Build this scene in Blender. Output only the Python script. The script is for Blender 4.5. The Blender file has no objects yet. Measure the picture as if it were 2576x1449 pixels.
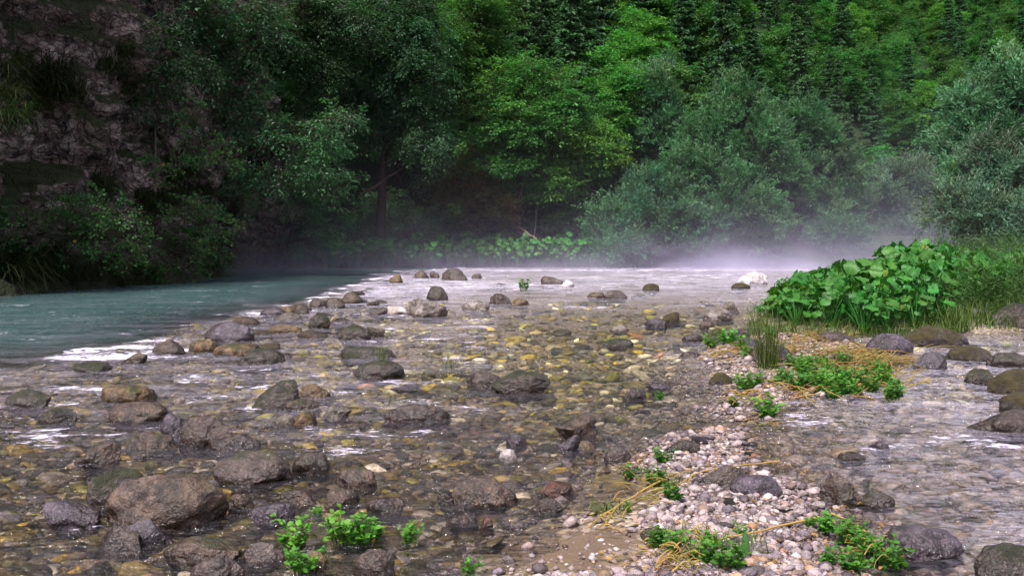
import bpy, bmesh, math, random
import numpy as np
from mathutils import Vector

S = bpy.context.scene
COL = S.collection
R = math.radians

# ------------------------------------------------------------------ camera, sky, sun, exposure
CAM_H = 1.15
F = 2576 / 2 / math.tan(R(31.0))          # focal length in photo pixels (photo taken as 2576 x 1449)
HX, HY = 1288.0, 622.0                     # where the horizon's middle falls
cd = bpy.data.cameras.new("camera"); cam = bpy.data.objects.new("camera", cd); COL.objects.link(cam)
cam.location = (0, 0, CAM_H); cam.rotation_euler = (R(90), 0, 0)
cd.sensor_width = 36; cd.angle = R(62.0)
cd.shift_y = -(724.5 - HY) / 2576
cd.clip_start = 0.05; cd.clip_end = 2000
S.camera = cam

SUN_EL, SUN_AZ = 57.0, 212.0               # azimuth clockwise from +Y: behind the camera, a little to its left
W = bpy.data.worlds.new("World"); S.world = W; W.use_nodes = True
nt = W.node_tree; nt.nodes.clear()
sky = nt.nodes.new("ShaderNodeTexSky"); sky.sky_type = 'NISHITA'; sky.sun_disc = False
sky.sun_elevation = R(SUN_EL); sky.sun_rotation = R(SUN_AZ); sky.dust_density = 3.0; sky.ozone_density = 1.0
hs = nt.nodes.new("ShaderNodeHueSaturation"); hs.inputs['Saturation'].default_value = 0.35
tint = nt.nodes.new("ShaderNodeMix"); tint.data_type = 'RGBA'; tint.blend_type = 'MULTIPLY'
tint.inputs[0].default_value = 1.0; tint.inputs[7].default_value = (1.03, 0.945, 1.09, 1)
bg = nt.nodes.new("ShaderNodeBackground"); bg.inputs[1].default_value = 0.056
wo = nt.nodes.new("ShaderNodeOutputWorld")
nt.links.new(sky.outputs[0], hs.inputs['Color']); nt.links.new(hs.outputs[0], tint.inputs[6])
nt.links.new(tint.outputs[2], bg.inputs[0]); nt.links.new(bg.outputs[0], wo.inputs[0])
sd = bpy.data.lights.new("sun", 'SUN'); sun = bpy.data.objects.new("sun", sd); COL.objects.link(sun)
sd.energy = 1.5; sd.angle = R(12); sd.color = (1.0, 0.95, 0.88)
_az, _el = R(SUN_AZ), R(SUN_EL)
_dir = Vector((math.sin(_az) * math.cos(_el), math.cos(_az) * math.cos(_el), math.sin(_el)))
sun.rotation_euler = (-_dir).to_track_quat('-Z', 'Y').to_euler()

S.view_settings.view_transform = 'Standard'; S.view_settings.look = 'None'
S.view_settings.exposure = 2.15; S.view_settings.gamma = 1.0; S.view_settings.use_curve_mapping = False
S.render.engine = 'CYCLES'
cy = S.cycles
cy.max_bounces = 6; cy.diffuse_bounces = 3; cy.glossy_bounces = 3; cy.transmission_bounces = 3
cy.transparent_max_bounces = 10; cy.volume_bounces = 1; cy.volume_step_rate = 3.0; cy.volume_max_steps = 64
cy.caustics_reflective = False; cy.caustics_refractive = False
cy.sample_clamp_indirect = 6.0
try:
    cy.use_denoising = True; cy.denoiser = 'OPENIMAGEDENOISE'; cy.denoising_prefilter = 'ACCURATE'
except Exception:
    pass

# ------------------------------------------------------------------ pixels and points
def W0(px, py, z=0.0):
    Y = F * (CAM_H - z) / (py - HY)
    return np.array([(px - HX) / F * Y, Y, z])
def at(px, py, Y):
    return np.array([(px - HX) / F * Y, Y, CAM_H - (py - HY) / F * Y])
def project(P):
    return np.stack([HX + F * P[:, 0] / P[:, 1], HY - F * (P[:, 2] - CAM_H) / P[:, 1]], 1)

# ------------------------------------------------------------------ noise in numpy
def _h(ix, iy, iz, seed):
    with np.errstate(over='ignore'):
        h = (ix.astype(np.uint32) * np.uint32(374761393) + iy.astype(np.uint32) * np.uint32(668265263)
             + iz.astype(np.uint32) * np.uint32(2147483647) + np.uint32((seed * 1274126177) & 0xffffffff))
        h = (h ^ (h >> np.uint32(13))) * np.uint32(1274126177)
        h = (h ^ (h >> np.uint32(16))) * np.uint32(2246822519)
        h = h ^ (h >> np.uint32(15))
    return h.astype(np.float64) / 4294967295.0 * 2 - 1
def vnoise(P, freq, seed=0):
    q = np.asarray(P, float) * freq
    i = np.floor(q).astype(np.int64); f = q - i; u = f * f * f * (f * (f * 6 - 15) + 10)
    x, y, z = i[:, 0], i[:, 1], i[:, 2]
    r = 0
    for dx in (0, 1):
        wx = u[:, 0] if dx else 1 - u[:, 0]
        for dy in (0, 1):
            wy = u[:, 1] if dy else 1 - u[:, 1]
            for dz in (0, 1):
                wz = u[:, 2] if dz else 1 - u[:, 2]
                r = r + wx * wy * wz * _h(x + dx, y + dy, z + dz, seed)
    return r
def fbm(P, freq, octs=4, seed=0, gain=0.5):
    a, s, t = 1.0, 0, 0
    for o in range(octs):
        s = s + a * vnoise(P, freq, seed + o * 17); t += a; a *= gain; freq *= 2.03
    return s / t
def ridged(P, freq, octs=4, seed=0):
    a, s, t = 1.0, 0, 0
    for o in range(octs):
        s = s + a * (1 - 2 * np.abs(vnoise(P, freq, seed + o * 13))); t += a; a *= 0.5; freq *= 2.1
    return s / t
def sstep(a, b, x):
    t = np.clip((x - a) / (b - a), 0, 1); return t * t * (3 - 2 * t)
def unit(v):
    return v / np.maximum(np.linalg.norm(v, axis=-1, keepdims=True), 1e-9)

# ------------------------------------------------------------------ mesh helpers
def np_mesh(name, V, faces, col=None, attrs=None, smooth=True):
    """faces: list of int arrays (n, k), k constant in each; col: (nverts, 3)"""
    me = bpy.data.meshes.new(name)
    V = np.ascontiguousarray(V, np.float32)
    faces = [np.asarray(f, np.int32) for f in faces if len(f)]
    me.vertices.add(len(V)); me.vertices.foreach_set("co", V.ravel())
    loops = np.concatenate([f.ravel() for f in faces])
    tot = np.concatenate([np.full(len(f), f.shape[1], np.int32) for f in faces])
    st = np.concatenate([[0], np.cumsum(tot)[:-1]]).astype(np.int32)
    me.loops.add(len(loops)); me.loops.foreach_set("vertex_index", loops)
    me.polygons.add(len(tot)); me.polygons.foreach_set("loop_start", st); me.polygons.foreach_set("loop_total", tot)
    me.polygons.foreach_set("use_smooth", np.full(len(tot), smooth))
    if col is not None:
        a = me.color_attributes.new("col", 'FLOAT_COLOR', 'POINT')
        c = np.ones((len(V), 4), np.float32); c[:, :3] = col
        a.data.foreach_set("color", c.ravel())
    for k, v in (attrs or {}).items():
        a = me.attributes.new(k, 'FLOAT', 'POINT'); a.data.foreach_set("value", np.ascontiguousarray(v, np.float32))
    me.update(calc_edges=True)
    return me

class MB:
    def __init__(s): s.V = []; s.F = []; s.C = []; s.n = 0
    def add(s, V, F, c=(1, 1, 1)):
        V = np.asarray(V, float); s.V.append(V); s.F.append(np.asarray(F) + s.n)
        c = np.asarray(c, float)
        s.C.append(np.broadcast_to(c, (len(V), 3)) if c.ndim == 1 else c); s.n += len(V)
    def tube(s, path, rad, sides=6, c=(1, 1, 1)):
        P = np.asarray(path, float); n = len(P); rad = np.broadcast_to(np.asarray(rad, float), (n,))
        T = unit(np.gradient(P, axis=0))
        ref = np.where(np.abs(T[:, 2:3]) > 0.9, np.array([[1., 0, 0]]), np.array([[0, 0, 1.]]))
        A = unit(np.cross(T, ref)); B = np.cross(T, A)
        an = np.arange(sides) * 2 * np.pi / sides
        V = (P[:, None] + rad[:, None, None] * (np.cos(an)[None, :, None] * A[:, None] + np.sin(an)[None, :, None] * B[:, None])).reshape(-1, 3)
        i = np.arange(n - 1)[:, None] * sides; j = np.arange(sides)[None]; k = (j + 1) % sides
        s.add(V, np.stack([i + j, i + k, i + sides + k, i + sides + j], -1).reshape(-1, 4), c)
    def mesh(s, name, smooth=True):
        by = {}
        for f in s.F: by.setdefault(f.shape[1], []).append(f)
        return np_mesh(name, np.concatenate(s.V), [np.concatenate(v) for v in by.values()], np.concatenate(s.C), None, smooth)

def obj(name, me, mat=None, parent=None, loc=(0, 0, 0)):
    o = bpy.data.objects.new(name, me); COL.objects.link(o); o.location = loc
    if mat is not None:
        if len(me.materials) == 0: me.materials.append(mat)
    if parent is not None: o.parent = parent
    return o
def tag(o, label, cat, group=None, kind=None):
    if label: o["label"] = label
    if cat: o["category"] = cat
    if group: o["group"] = group
    if kind: o["kind"] = kind
    return o
def thing(name, label, cat, loc=(0, 0, 0), group=None):
    o = bpy.data.objects.new(name, None); COL.objects.link(o); o.location = loc
    o.empty_display_size = 0.2
    return tag(o, label, cat, group)
def dup(root, loc, rz=0.0, sc=1.0, label=None, group=None):
    c = root.copy(); COL.objects.link(c); c.location = loc; c.rotation_euler = (0, 0, rz)
    c.scale = (sc, sc, sc) if not hasattr(sc, '__len__') else sc
    if label: c["label"] = label
    if group: c["group"] = group
    for ch in list(root.children):
        d = ch.copy(); COL.objects.link(d); d.parent = c
    return c

# ------------------------------------------------------------------ material helpers
class N:
    def __init__(s, name):
        s.m = bpy.data.materials.new(name); s.m.use_nodes = True; s.t = s.m.node_tree; s.t.nodes.clear()
        s.out = s.t.nodes.new("ShaderNodeOutputMaterial")
    def n(s, typ, **kw):
        x = s.t.nodes.new("ShaderNode" + typ)
        for k, v in kw.items(): setattr(x, k, v)
        return x
    def set(s, sock, v):
        if hasattr(v, 'is_output'): s.t.links.new(v, sock)
        elif v is not None:
            if isinstance(v, (tuple, list)) and len(v) == 3 and sock.type == 'RGBA': v = (*v, 1)
            sock.default_value = v
    def math(s, op, a, b=None, c=None, clamp=False):
        x = s.n("Math", operation=op, use_clamp=clamp); s.set(x.inputs[0], a)
        if b is not None: s.set(x.inputs[1], b)
        if c is not None: s.set(x.inputs[2], c)
        return x.outputs[0]
    def mix(s, f, a, b, blend='MIX'):
        x = s.n("Mix", data_type='RGBA', blend_type=blend); s.set(x.inputs[0], f); s.set(x.inputs[6], a); s.set(x.inputs[7], b)
        return x.outputs[2]
    def noise(s, vec, scale, detail=4, rough=0.55, dist=0.0):
        x = s.n("TexNoise"); s.set(x.inputs['Vector'], vec); s.set(x.inputs['Scale'], scale)
        s.set(x.inputs['Detail'], detail); s.set(x.inputs['Roughness'], rough); s.set(x.inputs['Distortion'], dist)
        return x.outputs[0]
    def voro(s, vec, scale, feature='F1', out=0):
        x = s.n("TexVoronoi", feature=feature); s.set(x.inputs['Vector'], vec); s.set(x.inputs['Scale'], scale)
        return x.outputs[out]
    def ramp(s, fac, *stops):
        x = s.n("ValToRGB"); s.set(x.inputs[0], fac); e = x.color_ramp.elements
        while len(e) < len(stops): e.new(0.5)
        for i, (p, c) in enumerate(stops):
            e[i].position = p; e[i].color = (*c, 1) if hasattr(c, '__len__') else (c, c, c, 1)
        return x.outputs[0]
    def step(s, a, b, v):
        x = s.n("MapRange", interpolation_type='SMOOTHSTEP', clamp=True); s.set(x.inputs[0], v)
        s.set(x.inputs[1], a); s.set(x.inputs[2], b); x.inputs[3].default_value = 0; x.inputs[4].default_value = 1
        return x.outputs[0]
    def coords(s, which='Object'):
        return s.n("TexCoord").outputs[which]
    def pos(s): return s.n("NewGeometry").outputs['Position']
    def nz(s):
        x = s.n("SeparateXYZ"); s.set(x.inputs[0], s.n("NewGeometry").outputs['Normal']); return x.outputs[2]
    def z(s):
        x = s.n("SeparateXYZ"); s.set(x.inputs[0], s.pos()); return x.outputs[2]
    def attr(s, name, out='Fac'):
        x = s.n("Attribute", attribute_name=name); return x.outputs[out]
    def rand(s): return s.n("ObjectInfo").outputs['Random']
    def scalev(s, v, sc):
        x = s.n("Mapping"); s.set(x.inputs[0], v); x.inputs['Scale'].default_value = sc; return x.outputs[0]
    def addv(s, v, k):
        x = s.n("VectorMath", operation='ADD'); s.set(x.inputs[0], v); s.set(x.inputs[1], k); return x.outputs[0]
    def bump(s, h, strength=0.5, dist=0.02, normal=None):
        x = s.n("Bump"); s.set(x.inputs['Height'], h); s.set(x.inputs['Strength'], strength); s.set(x.inputs['Distance'], dist)
        if normal is not None: s.set(x.inputs['Normal'], normal)
        return x.outputs[0]
    def bsdf(s, color, rough=0.7, spec=0.4, normal=None):
        x = s.n("BsdfPrincipled"); s.set(x.inputs['Base Color'], color); s.set(x.inputs['Roughness'], rough)
        s.set(x.inputs['Specular IOR Level'], spec)
        if normal is not None: s.set(x.inputs['Normal'], normal)
        return x.outputs[0]
    def done(s, sh): s.t.links.new(sh, s.out.inputs['Surface']); return s.m

def stone_mat(name, ca, cb, cc, moss=0.0, mosscol=(0.018, 0.023, 0.006), speck=0.0, attr=False, wetline=0.07, rough=0.46):
    m = N(name)
    v = m.coords()
    ri = m.n("VectorMath", operation='SCALE'); ri.inputs[0].default_value = (37.0, 91.0, 53.0); m.set(ri.inputs[3], m.rand())
    v = m.addv(v, ri.outputs[0])
    n1 = m.noise(v, 5.0, 5, 0.6); n2 = m.noise(v, 22.0, 5, 0.65); n3 = m.noise(v, 90.0, 3, 0.6)
    if attr:
        base = m.attr("col", 'Color')
        base = m.mix(m.step(0.45, 0.65, n2), base, m.mix(1.0, base, (0.55, 0.55, 0.55), 'MULTIPLY'))
        base = m.mix(m.step(0.6, 0.75, n1), base, m.mix(1.0, base, (1.5, 1.4, 1.3), 'MULTIPLY'))
    else:
        base = m.mix(m.step(0.40, 0.60, n1), ca, cb)
        base = m.mix(m.math('MULTIPLY', m.step(0.48, 0.60, n2), 0.9), base, cc)
        base = m.mix(m.math('MULTIPLY', m.step(0.55, 0.68, n3), 0.75), base, m.mix(1.0, cb, (1.9, 1.75, 1.7), 'MULTIPLY'))
        base = m.mix(m.math('MULTIPLY', m.step(0.56, 0.66, m.noise(v, 45.0, 4, 0.7)), 0.8), base, m.mix(1.0, cc, (0.45, 0.42, 0.4), 'MULTIPLY'))
        st = m.step(0.46, 0.58, m.noise(m.scalev(v, (5, 5, 1.6)), 1.0, 4, 0.6))
        base = m.mix(m.math('MULTIPLY', st, 0.6), base, m.mix(1.0, base, (0.42, 0.40, 0.26), 'MULTIPLY'))
        vein = m.math('SUBTRACT', 1.0, m.step(0.0, 0.05, m.math('ABSOLUTE', m.math('SUBTRACT', m.noise(v, 3.2, 3, 0.6, 0.6), 0.5))))
        base = m.mix(m.math('MULTIPLY', vein, 0.45), base, m.mix(1.0, base, (0.4, 0.38, 0.36), 'MULTIPLY'))
    if speck:
        sp = m.math('SUBTRACT', 1.0, m.step(0.12, 0.24, m.voro(v, 16.0)))
        sp = m.math('MULTIPLY', sp, m.step(0.52, 0.6, n1))
        base = m.mix(m.math('MULTIPLY', sp, speck), base, (0.5, 0.46, 0.42))
    h = m.math('ADD', m.math('MULTIPLY', n1, 0.6), m.math('ADD', m.math('MULTIPLY', n2, 0.4), m.math('MULTIPLY', n3, 0.15)))
    rg = m.math('ADD', rough - 0.12, m.math('MULTIPLY', n2, 0.3))
    # water-soaked band: darker and shiny where the stone is kept wet
    wet = m.math('SUBTRACT', 1.0, m.step(-0.01, wetline, m.math('SUBTRACT', m.z(), m.math('MULTIPLY', n1, 0.04))))
    base = m.mix(m.math('MULTIPLY', wet, 0.55), base, m.mix(1.0, base, (0.35, 0.3, 0.28), 'MULTIPLY'))
    rg = m.math('SUBTRACT', rg, m.math('MULTIPLY', wet, 0.3), clamp=True)
    if moss > 0:
        mk = m.math('MULTIPLY', m.step(0.62 - 0.42 * moss, 0.80 - 0.42 * moss, m.math('ADD', m.math('MULTIPLY', n1, 0.75), m.math('MULTIPLY', m.nz(), 0.22))), 1.0)
        mn = m.noise(v, 140.0, 2, 0.7)
        mc = m.mix(m.step(0.35, 0.65, m.noise(v, 12.0, 3)), mosscol, tuple(1.9 * x for x in mosscol))
        base = m.mix(mk, base, mc)
        rg = m.math('ADD', rg, m.math('MULTIPLY', mk, 0.4), clamp=True)
        h = m.math('ADD', h, m.math('MULTIPLY', mk, m.math('MULTIPLY', mn, 0.5)))
    return m.done(m.bsdf(base, rg, 0.5, m.bump(h, 1.0, 0.05)))

def leaf_mat(name, c, trans=0.35, var=0.35, rough=0.5, spec=0.25):
    m = N(name)
    a = m.attr("col", 'Color')
    base = m.mix(1.0, a, c, 'MULTIPLY')
    r = m.rand()
    hsv = m.n("HueSaturation"); m.set(hsv.inputs['Color'], base)
    m.set(hsv.inputs['Hue'], m.math('ADD', 0.485, m.math('MULTIPLY', r, 0.03)))
    m.set(hsv.inputs['Value'], m.math('ADD', 1 - var / 2, m.math('MULTIPLY', m.math('FRACT', m.math('MULTIPLY', r, 7.3)), var)))
    base = hsv.outputs[0]
    b = m.bsdf(base, rough, spec)
    t = m.n("BsdfTranslucent"); m.set(t.inputs[0], m.mix(1.0, base, (1.25, 1.3, 0.6), 'MULTIPLY'))
    x = m.n("MixShader"); x.inputs[0].default_value = trans
    m.t.links.new(b, x.inputs[1]); m.t.links.new(t.outputs[0], x.inputs[2])
    return m.done(x.outputs[0])

def bark_mat(name, c):
    m = N(name); v = m.scalev(m.coords(), (6, 6, 1.2))
    n1 = m.noise(v, 4, 5, 0.65)
    b = m.mix(n1, tuple(0.5 * x for x in c), tuple(1.5 * x for x in c))
    b = m.mix(m.step(0.55, 0.7, m.noise(m.coords(), 2.0, 4)), b, (0.03, 0.04, 0.015))
    return m.done(m.bsdf(b, 0.85, 0.2, m.bump(n1, 0.8, 0.03)))

M = {}
M['brown'] = stone_mat('brown stone', (0.042, 0.028, 0.019), (0.115, 0.074, 0.050), (0.022, 0.015, 0.011), moss=0.14)
M['grey'] = stone_mat('grey brown stone', (0.058, 0.042, 0.036), (0.125, 0.092, 0.08), (0.030, 0.022, 0.019), moss=0.2)
M['purple'] = stone_mat('violet grey stone', (0.042, 0.032, 0.042), (0.092, 0.070, 0.090), (0.022, 0.016, 0.020), rough=0.38)
M['dark'] = stone_mat('dark wet stone', (0.016, 0.011, 0.009), (0.042, 0.028, 0.022), (0.075, 0.052, 0.042), rough=0.30)
M['moss'] = stone_mat('mossy stone', (0.038, 0.032, 0.027), (0.083, 0.064, 0.053), (0.022, 0.019, 0.016), moss=0.45, mosscol=(0.015, 0.018, 0.005))
M['gold'] = stone_mat('rust moss stone', (0.046, 0.034, 0.031), (0.090, 0.072, 0.072), (0.023, 0.019, 0.015), moss=0.72, mosscol=(0.032, 0.024, 0.006))
M['pale'] = stone_mat('pale stone', (0.153, 0.128, 0.118), (0.270, 0.232, 0.217), (0.076, 0.064, 0.054), moss=0.2)
M['white'] = stone_mat('white stone', (0.50, 0.45, 0.46), (0.62, 0.57, 0.59), (0.34, 0.29, 0.28), moss=0.0)
M['amber'] = stone_mat('amber stone', (0.075, 0.048, 0.020), (0.17, 0.105, 0.042), (0.042, 0.027, 0.014), moss=0.2)
M['speck'] = stone_mat('speckled stone', (0.042, 0.028, 0.022), (0.095, 0.066, 0.055), (0.026, 0.018, 0.015), moss=0.2, speck=0.9)
M['red'] = stone_mat('rust red stone', (0.116, 0.041, 0.020), (0.104, 0.052, 0.032), (0.041, 0.024, 0.019))
M['gravel'] = stone_mat('mixed river gravel', None, None, None, attr=True, wetline=0.012)
M['bark'] = bark_mat('bark', (0.055, 0.042, 0.035))
M['palebark'] = bark_mat('pale bark', (0.16, 0.13, 0.11))
M['deadwood'] = bark_mat('dead wood', (0.17, 0.12, 0.08))
M['beech'] = leaf_mat('beech leaves', (0.050, 0.152, 0.034))
M['bright'] = leaf_mat('bright young leaves', (0.068, 0.20, 0.036))
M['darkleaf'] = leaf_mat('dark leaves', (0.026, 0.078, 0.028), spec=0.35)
M['overleaf'] = leaf_mat('overhanging leaves', (0.042, 0.13, 0.048), spec=0.4, rough=0.42)
M['willow'] = leaf_mat('willow leaves', (0.058, 0.155, 0.066), trans=0.25, var=0.2)
M['palewillow'] = leaf_mat('pale willow leaves', (0.095, 0.165, 0.095), trans=0.25, var=0.2)
M['spruce'] = leaf_mat('spruce needles', (0.030, 0.092, 0.028), trans=0.1, var=0.3)
M['rusty'] = leaf_mat('yellowing leaves', (0.10, 0.105, 0.022))
M['shrub'] = leaf_mat('shrub leaves', (0.045, 0.12, 0.03))
M['butterbur'] = leaf_mat('butterbur leaves', (0.036, 0.155, 0.022), trans=0.3, var=0.35, rough=0.5, spec=0.3)
M['cress'] = leaf_mat('cress leaves', (0.060, 0.185, 0.022), trans=0.3, var=0.6)
M['grass'] = leaf_mat('grass blades', (0.045, 0.095, 0.016), trans=0.3)
M['darkgrass'] = leaf_mat('shaded grass blades', (0.018, 0.038, 0.010), trans=0.3)  # cliff shade put into the blade colour
M['straw'] = leaf_mat('dry straw', (0.40, 0.29, 0.085), trans=0.25, var=0.3)
M['petal'] = leaf_mat('petals', (0.75, 0.72, 0.7), trans=0.3)
M['yellowpetal'] = leaf_mat('yellow petals', (0.8, 0.55, 0.02), trans=0.3)

# ------------------------------------------------------------------ terrain
def poly_sd(P, poly):
    """signed distance to a closed polygon, negative inside"""
    poly = np.asarray(poly, float); x, y = P[:, 0], P[:, 1]
    d = np.full(len(P), 1e18); ins = np.zeros(len(P), bool)
    for a, b in zip(poly, np.roll(poly, -1, 0)):
        e = b - a; w0, w1 = x - a[0], y - a[1]
        t = np.clip((w0 * e[0] + w1 * e[1]) / (e @ e), 0, 1)
        d = np.minimum(d, (w0 - e[0] * t) ** 2 + (w1 - e[1] * t) ** 2)
        c = ((a[1] > y) != (b[1] > y)) & (x < (b[0] - a[0]) * (y - a[1]) / (b[1] - a[1] + 1e-12) + a[0])
        ins ^= c
    return np.where(ins, -1, 1) * np.sqrt(d)
def line_px(pts): return [tuple(W0(*p)[:2]) for p in pts]
BAR_EDGE = [(-6.8, 4.2), (-5.4, 6.2)] + line_px([(0, 938), (385, 880), (520, 845), (650, 798), (760, 765), (870, 745), (940, 715), (985, 692)]) + [(-4.5, 42), (-2.5, 45.5)]
CHANNEL = BAR_EDGE + [(-2, 50), (-22, 50), (-22, 2), (-8, 2)]
ISLAND = line_px([(1760, 868), (1700, 905), (1690, 950), (1740, 1000), (1640, 1020), (1760, 1060), (1560, 1100), (1470, 1160), (1430, 1230), (1250, 1340), (1080, 1449)]) + [(-0.35, 2.2), (1.5, 2.2)] + \
    line_px([(2330, 1449), (2200, 1330), (2120, 1230), (1990, 1180), (1960, 1090), (2020, 1030), (2250, 985), (2330, 935), (2290, 880), (2050, 840), (1900, 830)])
BANK = line_px([(1830, 800), (1900, 765), (1950, 745), (1960, 715), (1975, 700)]) + [(12, 37), (17, 46), (60, 60), (60, 8)] + line_px([(2620, 830), (2440, 850), (2400, 832), (2150, 846), (1960, 838)])
SAND = line_px([(1500, 1180), (1640, 1200), (1650, 1260), (1560, 1330), (1640, 1380), (1560, 1470), (1100, 1470), (1300, 1330), (1440, 1280)])

def bed_height(X, Y, fine=True):
    P = np.stack([X, Y, np.zeros_like(X)], 1)
    z = -0.085 + 0.05 * fbm(P, 0.8, 3, 5)
    ch = -poly_sd(P, CHANNEL) + .75 * fbm(P, .55, 3, 141)
    z = z - 1.05 * sstep(-0.2, 5.0, ch)
    far = sstep(14, 30, Y); z = z - 0.06 * far
    isl = -poly_sd(P, ISLAND) + 0.12 * fbm(P, 1.7, 3, 9)
    z = np.where(isl > -0.25, np.maximum(z, -0.085 + (0.085 + 0.030) * sstep(-0.25, 0.55, isl) + 0.045 * fbm(P, 1.8, 3, 11)), z)
    bk = -poly_sd(P, BANK) + 0.25 * fbm(P, 0.7, 3, 21)
    z = np.where(bk > -0.3, np.maximum(z, -0.1 + 0.13 * sstep(-0.3, 0.5, bk) + 0.045 * np.clip(bk, 0, 9)), z)
    # stream to the right of the bar keeps a few centimetres of water
    fb = Y - (49.0 + 0.02 * X) + 0.6 * vnoise(P, 0.25, 3)
    z = np.where(fb > -1.0, np.maximum(z, -0.5 + 0.9 * sstep(-1, 1.2, fb) + 0.25 * np.clip(fb, 0, 6)), z)
    d = -0.55 * X + 0.835 * (Y - 57.0)
    dl = np.clip(d, 0, None)
    z = z + np.where(Y > 45, 0.92 * dl * sstep(0, 8, dl) + 2.0 * sstep(5, 40, dl) * fbm(P, 0.04, 3, 31), 0)
    z = np.where((X < -13) & (Y < 54), np.minimum(z, -1.0), z)
    if fine: z = z + 0.012 * fbm(P, 9.0, 3, 41) * (Y < 25)
    return z

_lx, _ly = np.arange(-9, 14, .05), np.arange(2.0, 27, .05)
_LUT = bed_height(*[a.ravel() for a in np.meshgrid(_lx, _ly)], False).reshape(len(_ly), len(_lx))
def ground(X, Y):
    u, v = (np.asarray(X, float) + 9) / .05, (np.asarray(Y, float) - 2) / .05
    i, j = np.floor(u).astype(int), np.floor(v).astype(int); a, b = u - i, v - j
    return (_LUT[j, i] * (1 - a) + _LUT[j, i + 1] * a) * (1 - b) + (_LUT[j + 1, i] * (1 - a) + _LUT[j + 1, i + 1] * a) * b
def ground_at(x, y):
    if -9 < x < 13.8 and 2 < y < 26.8: return float(ground(x, y))
    return float(bed_height(np.array([float(x)]), np.array([float(y)]), False)[0])
def axis(vals):
    out = []
    for a, b, st in vals: out += list(np.arange(a, b, st))
    return np.array(out)
def grid_mesh(name, xs, ys, zf, attrs=None, mat=None, keep=None):
    Xg, Yg = np.meshgrid(xs, ys); X, Y = Xg.ravel(), Yg.ravel()
    Z = zf(X, Y)
    nx, ny = len(xs), len(ys)
    i = (np.arange(ny - 1)[:, None] * nx + np.arange(nx - 1)[None]).ravel()
    Fq = np.stack([i, i + 1, i + nx + 1, i + nx], 1)
    a = attrs(X, Y, Z) if attrs else None
    if keep is not None:
        k = keep(X, Y); Fq = Fq[k[Fq].any(1)]
    return obj(name, np_mesh(name, np.stack([X, Y, Z], 1), [Fq], None, a), mat)

m = N('river bed')
p = m.pos()
sand = m.mix(m.noise(p, 3.0, 5, 0.6), (0.085, 0.055, 0.034), (0.16, 0.11, 0.07))
grain = m.noise(p, 160.0, 3, 0.7)
sand = m.mix(m.step(0.55, 0.68, grain), sand, (0.26, 0.2, 0.15))
vc = m.voro(p, 26.0, out=1); vd = m.voro(p, 26.0)
sx = m.n("SeparateColor"); m.set(sx.inputs[0], vc)
peb = m.ramp(sx.outputs[0], (0.0, (0.13, 0.10, 0.06)), (0.25, (0.28, 0.21, 0.10)), (0.45, (0.40, 0.32, 0.24)), (0.65, (0.24, 0.20, 0.19)), (0.85, (0.48, 0.38, 0.32)), (1.0, (0.6, 0.52, 0.48)))
peb = m.mix(m.step(0.3, 0.75, m.math('MULTIPLY', vd, 1.0)), peb, (0.06, 0.045, 0.03))
bed = m.mix(m.math('SUBTRACT', 1.0, m.attr('sand')), sand, peb)
algae = m.mix(m.noise(p, 2.0, 3), (0.13, 0.11, 0.025), (0.26, 0.21, 0.05))
bed = m.mix(m.math('MULTIPLY', m.step(0.5, 0.68, m.noise(p, 1.3, 4, 0.6)), 0.55), bed, algae)
soil = m.mix(m.noise(p, 1.6, 5, 0.65), (0.010, 0.020, 0.005), (0.025, 0.045, 0.013))
bed = m.mix(m.attr('soil'), bed, soil)
hh = m.math('ADD', m.math('MULTIPLY', m.math('SUBTRACT', 1.0, vd), m.math('SUBTRACT', 1.0, m.attr('sand'))), m.math('MULTIPLY', grain, 0.3))
M['bed'] = m.done(m.bsdf(bed, 0.6, 0.4, m.bump(hh, 0.8, 0.015)))

def bed_attrs(X, Y, Z):
    P = np.stack([X, Y, Z], 1)
    sd_ = -poly_sd(P, SAND) + 0.45 * fbm(P, 2.5, 3, 3)
    bk = -poly_sd(P, BANK)
    soil_ = np.maximum(sstep(0.2, 1.2, bk + 0.5 * fbm(P, 1.2, 3, 8)), sstep(48, 50, Y))
    return {'sand': sstep(-0.1, 0.2, sd_), 'soil': soil_}
xs = axis([(-160, -26, 6), (-26, -8, 0.6), (-8, -5, 0.12), (-5, 5.2, 0.045), (5.2, 9, 0.12), (9, 30, 0.6), (30, 300, 6)])
ys = axis([(-60, 0, 6), (0, 2.4, 0.4), (2.4, 9, 0.045), (9, 16, 0.09), (16, 30, 0.3), (30, 62, 0.7), (62, 420, 5)])
o = grid_mesh('ground', xs, ys, bed_height, bed_attrs, M['bed']); tag(o, None, None, kind='structure')

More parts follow.
